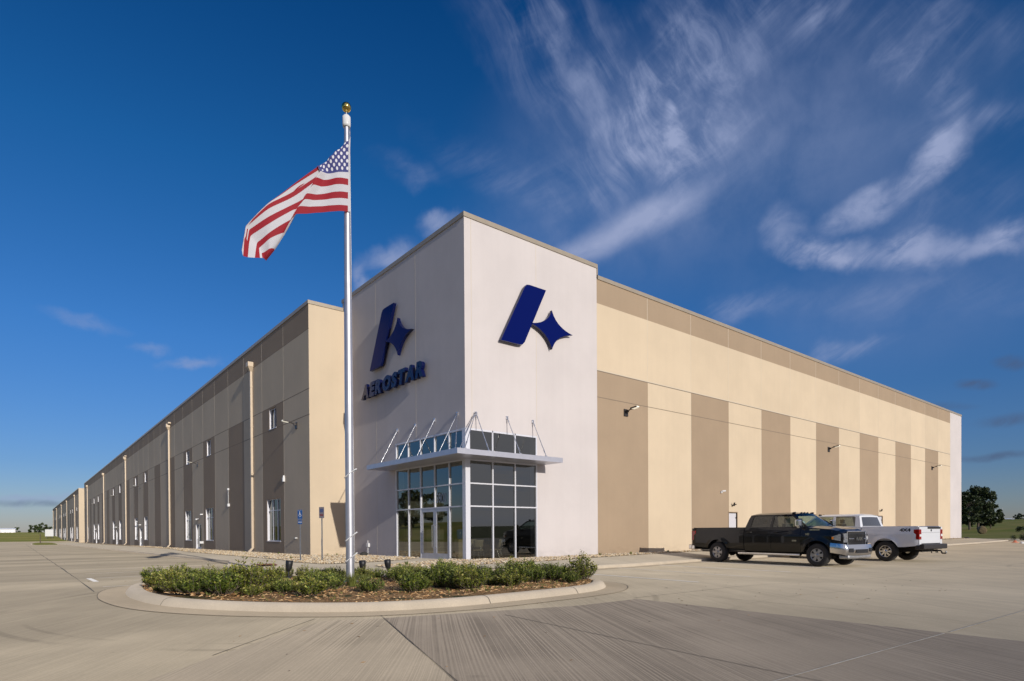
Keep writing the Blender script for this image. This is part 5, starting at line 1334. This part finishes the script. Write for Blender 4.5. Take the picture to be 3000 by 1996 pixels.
    g = MB(); g.box(nose-.2, nose+.16, -.78, .78, .30, .44, M_DARK if kind != 'black' else M_GAL); bev(g.build('air_dam', t), .05)
    # bed: rails, inner box, tailgate, lamps
    g = MB()
    for s in (1, -1):
        a, b_ = sorted((s*.935, s*.84)); g.box(bedrear+.03, cab0-.05, a, b_, 1.395, 1.432, M_BLACK if kind == 'black' else paintm)
        a, b_ = sorted((s*.85, s*.83)); g.box(bedrear+.05, cab0-.05, a, b_, .85, 1.40, paintm)
    g.box(bedrear+.05, cab0-.05, -.84, .84, .83, .85, M_BLACK); g.box(cab0-.08, cab0-.05, -.93, .93, .85, 1.41, paintm); g.build('bed', t)
    g = MB(); g.box(bedrear-.035, bedrear+.03, -.80, .80, .74, 1.40, paintm); tg = bev(g.build('tailgate', t), .02)
    g = MB(); g.box(bedrear-.045, bedrear-.034, -.35, .35 if kind == 'black' else -.45, 1.29, 1.375, M_BLACK) if kind == 'black' else g.box(bedrear-.05, bedrear-.034, -.80, .30, 1.32, 1.402, M_BLACK)
    g.box(bedrear-.042, bedrear-.036, -.79, .79, 1.175, 1.18, M_DARK); g.lathe([(0, 0), (.045, 0), (.045, .01), (0, .012)], M_BLACK, 14, Matrix.Translation((bedrear-.035, 0, 1.26)) @ Matrix.Rotation(-PI/2, 4, 'Y')); g.build('tailgate_handle', tg)
    for s in (1, -1):
        g = MB(); a, b_ = sorted((s*.80, s*.992)); g.box(bedrear-.04, bedrear+.17, a, b_, .90, 1.30, M_RED); tl = bev(g.build('tail_light', t), .02)
        g = MB(); a, b_ = sorted((s*.83, s*.97)); g.box(bedrear-.046, bedrear-.041, a, b_, 1.02, 1.11, M_SIGNW); g.build('reversing_lamp', tl)
        g = MB(); a, b_ = sorted((s*.80, s*.965)); g.box(bedrear-.03, bedrear+.10, a, b_, .66, .895, paintm); g.box(bedrear-.03, bedrear+.1, a, b_, 1.305, 1.40, paintm); g.build('bed_corner', t)
    rb = MB(); rb.box(bedrear-.22, bedrear-.03, -.98, .98, .52, .72, M_CHROME if kind == 'black' else M_BRONZE); rb.box(bedrear-.05, bedrear+.12, -.985, .985, .5, .68, M_CHROME if kind == 'black' else M_BRONZE); rbo = bev(rb.build('rear_bumper', t), .035, 3)
    g = MB(); g.box(bedrear-.26, bedrear-.1, -.04, .04, .42, .5, M_DARK)
    if kind == 'white':
        g.path([(bedrear-.1, 0, .46), (bedrear-.38, 0, .46), (bedrear-.42, 0, .36), (bedrear-.56, 0, .36)], .028, M_DARK); g.lathe([(0, 0), (.03, .01), (.035, .05), (.02, .09), (0, .1)], M_GAL, 10, Matrix.Translation((bedrear-.56, 0, .36)))
        for yy in (-.3, -.18, .2): g.path([(bedrear-.12, yy, .5), (bedrear-.14, yy, .36)], .018, M_DARK)
    g.build('hitch', t)
    # underbody
    g = MB(); g.box(bedrear+.1, nose-.3, -.45, .45, .40, .62, M_DARK); g.box(bedrear+.08, -RA-.02, -.86, .86, .6, .9, M_DARK); g.box(RA+.02, fa-RA-.02, -.88, .88, .5, .95, M_DARK); g.box(fa+RA, nose-.05, -.84, .84, .5, 1.0, M_DARK)
    g.box(-RA-.02, RA+.02, -.6, .6, .6, 1.0, M_DARK); g.box(fa-RA-.02, fa+RA, -.6, .6, .6, 1.15, M_DARK)
    for c in (0, fa): g.tube((c, -.8, .42), (c, .8, .42), .07, M_DARK, 10); g.ico((c, 0, .42), .2, .2, .2, M_DARK)
    g.tube((bedrear+.1, -.5, .48), (1.0, -.5, .48), .05, M_GAL); g.build('chassis', t)
    # wheels
    def wheel(x, s):
        M = Matrix.Translation((x, s*.985, .415)) @ Matrix.Rotation(-s*PI/2, 4, 'X')
        g = MB(); g.lathe([(.225, -.255), (.25, -.265), (.36, -.262), (.405, -.24), (.415, -.2), (.415, -.06), (.405, -.015), (.36, .004), (.25, .006), (.232, -.006)], M_RUB, 40, M); wo_ = g.build('wheel', t)
        for k in range(0):
            pass
        g = MB(); g.lathe([(.232, -.006), (.24, .008), (.226, .008), (.205, -.03), (.2, -.2), (.0, -.2)], M_RIM if kind == 'black' else M_CHROME, 36, M); g.build('rim', wo_)
        g = MB(); ns = 6 if kind == 'black' else 8; mr = M_RIM if kind == 'black' else M_CHROME
        for k in range(ns):
            Mk = M @ Matrix.Rotation(2*PI*k/ns, 4, 'Z')
            w0, w1 = (.045, .062) if ns == 6 else (.03, .036)
            g.prism([(.05, -w0), (.215, -w1), (.215, w1), (.05, w0)], Mk @ Matrix.Translation((0, 0, -.04)), .035, mr)
        g.lathe([(.0, .02), (.05, .018), (.075, -.0), (.085, -.04)], mr, 20, M)
        for k in range(8): 
            a = 2*PI*k/8; g.lathe([(0, .016), (.009, .014), (.01, -.01)], M_CHROME, 6, M @ Matrix.Translation((.062*math.cos(a), .062*math.sin(a), 0)))
        g.build('spokes', wo_)
        g = MB(); g.lathe([(0, -.1), (.2, -.1)], M_DARK, 24, M); g.build('brake_disc', wo_)
    for x in (0, fa):
        for s in (1, -1): wheel(x, s)
    # badges
    if kind == 'black':
        for s in (-1,):
            x_ = fa-1.62; y_ = ys(x_, .98)+.003
            tx = text_mesh('2500', .075, .004, .002, M_CHROME, 1.2, 'badge_text'); tx.parent = t; tx.matrix_basis = Matrix.Translation((fa-.95, -(ys(fa-.9, .9)+.004), .90)) @ Matrix(((1, 0, 0, 0), (0, 0, -1, 0), (0, 1, 0, 0), (0, 0, 0, 1)))
            tx = text_mesh('HD', .1, .004, .002, M_CHROME, 1.0, 'badge_text'); tx.parent = t; tx.matrix_basis = Matrix.Translation((fa-.42, -(ys(fa-.4, 1.16)+.006), 1.13)) @ Matrix(((1, 0, 0, 0), (0, 0, -1, 0), (0, 1, 0, 0), (0, 0, 0, 1)))
        g = MB(); g.box(fa-.28, fa+.1, -(ys(fa, 1.33)+.006), -(ys(fa, 1.33)-.01), 1.285, 1.335, M_CHROME); g.build('hood_badge', t)
    else:
        tx = text_mesh('4X4', .17, .004, .006, M_BLACK, 1.35, 'badge_text'); tx.parent = t
        xs_ = [v.co.x for v in tx.data.vertices]
        tx.matrix_basis = Matrix.Translation((bedrear+.28+max(xs_), ys(bedrear+.5, 1.27)+.006, 1.22)) @ Matrix(((-1, 0, 0, 0), (0, 0, 1, 0), (0, 1, 0, 0), (0, 0, 0, 1)))
    return t
# black truck: nose towards the camera side (-Y), right flank visible
hb = math.atan2(-5.07, -.51)
fw = Vector((math.cos(hb), math.sin(hb), 0)); lf = Vector((-fw.y, fw.x, 0))
rear_contact = Vector((11.22, -5.07, 0))
c0 = rear_contact+lf*1.185
k1 = 1.0
bt = pickup('shiny black crew cab pickup with chrome grille, nose towards the lot', (c0.x, c0.y, gz(c0.x, c0.y)), hb, M_BLKP, -1.30, 4.29, 1.30, M_CHROME, .03, 'black')
hw_ = math.atan2(1.7, .2)
fw = Vector((math.cos(hw_), math.sin(hw_), 0)); lf = Vector((-fw.y, fw.x, 0))
c1_ = Vector((16.93, -10.42, 0))-lf*1.185
wt = pickup('white crew cab pickup parked nose to the wall behind the black one', (c1_.x, c1_.y, gz(c1_.x, c1_.y)), hw_, M_WHTP, -1.22, 4.06, .98, M_WHTP, .045, 'white')

bt.scale = (1.155, 1.16, 1.165); wt.scale = (1.165, 1.165, 1.165)
# ------------------------------------------------------------------ trees, far things
TL = [leafmat('tree_leaf_dark', (.022, .036, .012), .4), leafmat('tree_leaf_mid', (.042, .062, .018), .4), leafmat('tree_leaf_light', (.075, .095, .03), .35)]
def tree(loc, h, r, seed, label, trunk_h=.28, nclump=60, nleaf=90, ls=.3, lean=0, squash=1.0, group=None, bushy=False, name='tree'):
    R = random.Random(seed); t = thing(name, label, 'tree', loc, 0, group)
    g = MB(); base = Vector((0, 0, -.3)); top = Vector((lean, lean*.3, h*.7)); th = h*trunk_h
    g.tube(base, Vector((lean*.3, 0, th)), h*.028, M_BARK, 9, r2=h*.02); g.tube(Vector((lean*.3, 0, th)), top, h*.02, M_BARK, 8, r2=h*.006)
    cl = []
    for k in range(nclump):
        a = R.random()*2*PI; zz = R.uniform(th*.8, h*.97); f = (zz-th*.8)/(h*.97-th*.8); prof = math.sin(PI*min(1, .18+f*.75))**.6
        rr = r*prof*math.sqrt(R.random())*R.uniform(.75, 1.15)
        c = Vector((rr*math.cos(a)+lean*f, rr*math.sin(a)*squash, zz)); cl.append(c)
        if k % 3 == 0:
            b0 = Vector((lean*.3*f, 0, th+(zz-th)*.45)); g.tube(b0, c, h*.008, M_BARK, 5, r2=h*.002, cap=False)
    g.build('trunk', t, recalc=False)
    g = MB(); 
    for c in cl:
        cr = r*R.uniform(.14, .27)
        for i in range(nleaf):
            d = Vector((R.gauss(0, 1), R.gauss(0, 1), R.gauss(0, .7))); d = d.normalized()*cr*R.random()**.4; p = c+d
            n = Vector((R.gauss(0, 1), R.gauss(0, 1), R.gauss(.5, 1))).normalized(); s = n.orthogonal().normalized(); q = n.cross(s); L = ls*R.uniform(.6, 1.3)
            mi = R.choices((0, 1, 2), (3, 4, 2))[0]
            g.add([p-s*L, p+q*L*.6, p+s*L, p-q*L*.6], [(0, 1, 2, 3)], TL[mi])
    g.build('crown', t, recalc=False); return t
def polar(azd, dist):
    a = math.radians(azd); x = CAM.x+math.sin(a)*dist; y = CAM.y+math.cos(a)*dist; return x, y, terr(x, y)
# cottonwoods beyond the right end of the building
tree(polar(76.9, 232), 12.9, 4.6, 21, 'tall cottonwood with pale leaning trunk, middle of the right tree group', .22, 100, 110, .28, 1.5, name='cottonwood_tree')
tree(polar(75.7, 240), 11.9, 5.2, 22, 'dark dense tree touching the right end of the warehouse', .18, 80, 110, .34, -1, name='cottonwood_tree')
tree(polar(77.65, 246), 7.6, 3.3, 23, 'short round dark tree at the right edge of the tree group', .12, 50, 100, .32, 0, name='cottonwood_tree')
tree(polar(76.4, 225), 11.2, 3.6, 24, 'slim cottonwood with a pale bare trunk showing gaps of sky', .34, 40, 80, .3, -1.2, name='cottonwood_tree')
# trees seen only as reflections, west of the lot
for i, (x, y, hh, sd, l) in enumerate([(-43.2, 81, 8.8, 31, 'broad tree on the western grass bank'), (-58, 96, 7.5, 32, 'smaller tree on the western grass bank'), (-75, 60, 6, 33, 'low round tree on the crest of the western bank')]):
    tree((x, y, terr(x, y)), hh, hh*.42, sd, l, .3, 50, 80, .24)
for i, (azd, di, hh) in enumerate([(-.35, 900, 7), (.66, 700, 8.5), (.83, 700, 9), (1.28, 650, 9.5)]):
    x, y, z = polar(azd, di); tree((x, y, z-1), hh, hh*.55, 50+i, ['lone tiny tree beside the far white shed', 'tiny tree on the left skyline, left of a pair', 'tiny tree on the left skyline, right of a pair', 'tiny dark tree directly left of the white box'][i], .1, 14, 40, .8)
for i, (azd, di, hh) in enumerate([(79.4, 700, 7), (79.15, 720, 6)]):
    x, y, z = polar(azd, di); tree((x, y, z-.5), hh, hh*.6, 60+i, ['tiny tree on the right skyline by white sheds', 'tiny shrubby tree on the right skyline'][i], .1, 12, 40, .7)
x, y, z = polar(79.55, 92); tree((x, y, z-.2), 1.9, 1.3, 70, 'dark low bush cut by the right edge of the picture', .05, 26, 90, .08, name='bush')
# western hedge-like mass on the crest (reflection only)
# hay bale
x, y, z = polar(77.15, 165)
g = MB(); M = Matrix.Translation((0, 0, .75)) @ Matrix.Rotation(math.radians(25), 4, 'Z') @ Matrix.Rotation(PI/2, 4, 'Y')
g.lathe([(0, -.75), (.6, -.76), (.74, -.7), (.78, -.3), (.78, .3), (.74, .7), (.6, .76), (0, .75)], M_HAY, 22, M)
o = g.build('hay_bale'); o.location = (x, y, z); tag(o, 'round hay bale standing in the right-hand meadow', 'hay bale')
x, y, z = polar(77.13, 196)
o2 = o.copy(); COL.objects.link(o2); o2.location = (x, y, z+.2); o2['label'] = 'farther hay bale peeking over the nearer one'
# white trailer box / sign at the far left
x, y, z = polar(1.55, 330); th = thing('billboard', 'white two-panel board standing in the far field at left', 'board', (x, y, z), math.radians(-4))
g = MB(); g.box(-1.5, -.02, -.2, .2, .9, 3.9, M_SIGNW, Matrix.Rotation(math.radians(14), 4, 'Z')); g.build('panel', th); g = MB(); g.box(.02, 1.5, -.2, .2, .9, 3.9, M_SIGNW, Matrix.Rotation(math.radians(-14), 4, 'Z')); g.build('panel', th)
g = MB(); g.box(-1.1, -.9, -.1, .1, -.6, .9, M_BRONZE); g.box(.9, 1.1, -.1, .1, -.6, .9, M_BRONZE); g.build('leg', th)
# far white sheds
def shed(azd, di, L, h, label, rz=0.0, wmat=None):
    x, y, z = polar(azd, di); z -= .3
    t = thing('distant_shed', label, 'building', (x, y, z), rz); wm = wmat or M_SIGNW
    g = MB(); g.box(-L/2, L/2, -10, 10, 0, h, wm); g.build('wall', t)
    g = MB(); g.add([(-L/2-.3, -10.3, h), (L/2+.3, -10.3, h), (L/2+.3, 0, h+h*.3), (-L/2-.3, 0, h+h*.3), (L/2+.3, 10.3, h), (-L/2-.3, 10.3, h)], [(0, 1, 2, 3), (3, 2, 4, 5), (0, 3, 5), (1, 4, 2)], M_SIGNW); g.build('roof', t)
    for k in range(3): 
        g = MB(); q = L*(-.3+.3*k); g.box(q-1.2, q+1.2, -10.05, -10, 0, h*.6, M_GAL); g.build('door', t)
shed(-.85, 800, 12, 3.6, 'long low white shed on the far left horizon')
shed(78.57, 760, 7, 3, 'tiny white shed on the right horizon nearer the trees', math.radians(-78)); shed(78.92, 800, 12, 2.6, 'wider tiny white shed on the right horizon', math.radians(-78))
# far masts
for azd, di, h, l in ((78.33, 500, 8.2, 'thin grey mast on the right horizon'), (-.39, 700, 10.5, 'thin grey mast on the left horizon')):
    x, y, z = polar(azd, di); g = MB(); g.tube((0, 0, -1), (0, 0, h), .12, M_GAL, 6, r2=.07); o = g.build('mast'); o.location = (x, y, z); tag(o, l, 'mast')
# far kerbed grass island with a sapling
FI = [(-14.1, 131), (-8.7, 127), (-8.9, 170), (-12.8, 176)]
FI = chaikin(FI, 2)
g = MB(); g.prism(FI, Matrix.Translation((0, 0, gz(0, 150)-.1)), .24, M_KERB); struct(g.build('island_kerb'))
c_ = Vector((-11.1, 151)); FI2 = [((p[0]-c_.x)*.9+c_.x, (p[1]-c_.y)*.97+c_.y) for p in FI]
g = MB(); g.prism(FI2, Matrix.Translation((0, 0, gz(0, 150)+.1)), .06, M_GRASS); struct(g.build('grass_island'))
tree((-11.7, 158, gz(0, 158)), 4.0, .45, 81, 'thin young sapling on the far kerbed island', .4, 7, 12, .06)
# small orange and white site markers at the right pavement edge
x, y, z = polar(79.05, 78); z = gz(x, y)
g = MB(); g.lathe([(.28, 0), (.28, .05), (.16, .06), (.12, .2), (0, .24)], mat('faded_orange_plastic', (.75, .25, .14), .6), 16); o = g.build('traffic_marker'); o.location = (x, y, z); tag(o, 'small faded orange marker lying by the right pavement edge', 'marker')
x, y, z = polar(79.42, 74); z = gz(x, y)
g = MB(); g.lathe([(.16, 0), (.17, .1), (.12, .17), (0, .19)], M_SIGNW, 14); o = g.build('bucket'); o.location = (x, y, z); tag(o, 'small white bucket by the right pavement edge', 'bucket')
# kerb along the eastern pavement edge
# dark drain box at the foot of the tower wall
g = MB(); g.ico((-.35, 9.3, .12), .33, .22, .14, mat('dark_boulder', (.05, .05, .045), .8, 0, .3, 6), .5); tag(g.build('boulder'), 'dark mossy stone at the foot of the tower wall', 'stone')
g = MB(); g.box(69.9, 70.35, -.75, -.35, .1, .25, M_BLACK); bev(tag(g.build('drain_box'), 'small black drain box at the far right building corner', 'drain box'), .03)
g = MB(); g.box(-2.9, -2.55, 53.6, 54.4, -.35, -.2, M_BRONZE); tag(g.build('splash_block'), 'dark splash block under the second downspout', 'splash block')
for o in bpy.data.objects:
    if o.name.startswith('river_stones') or o.get('kind') == 'stuff': pass
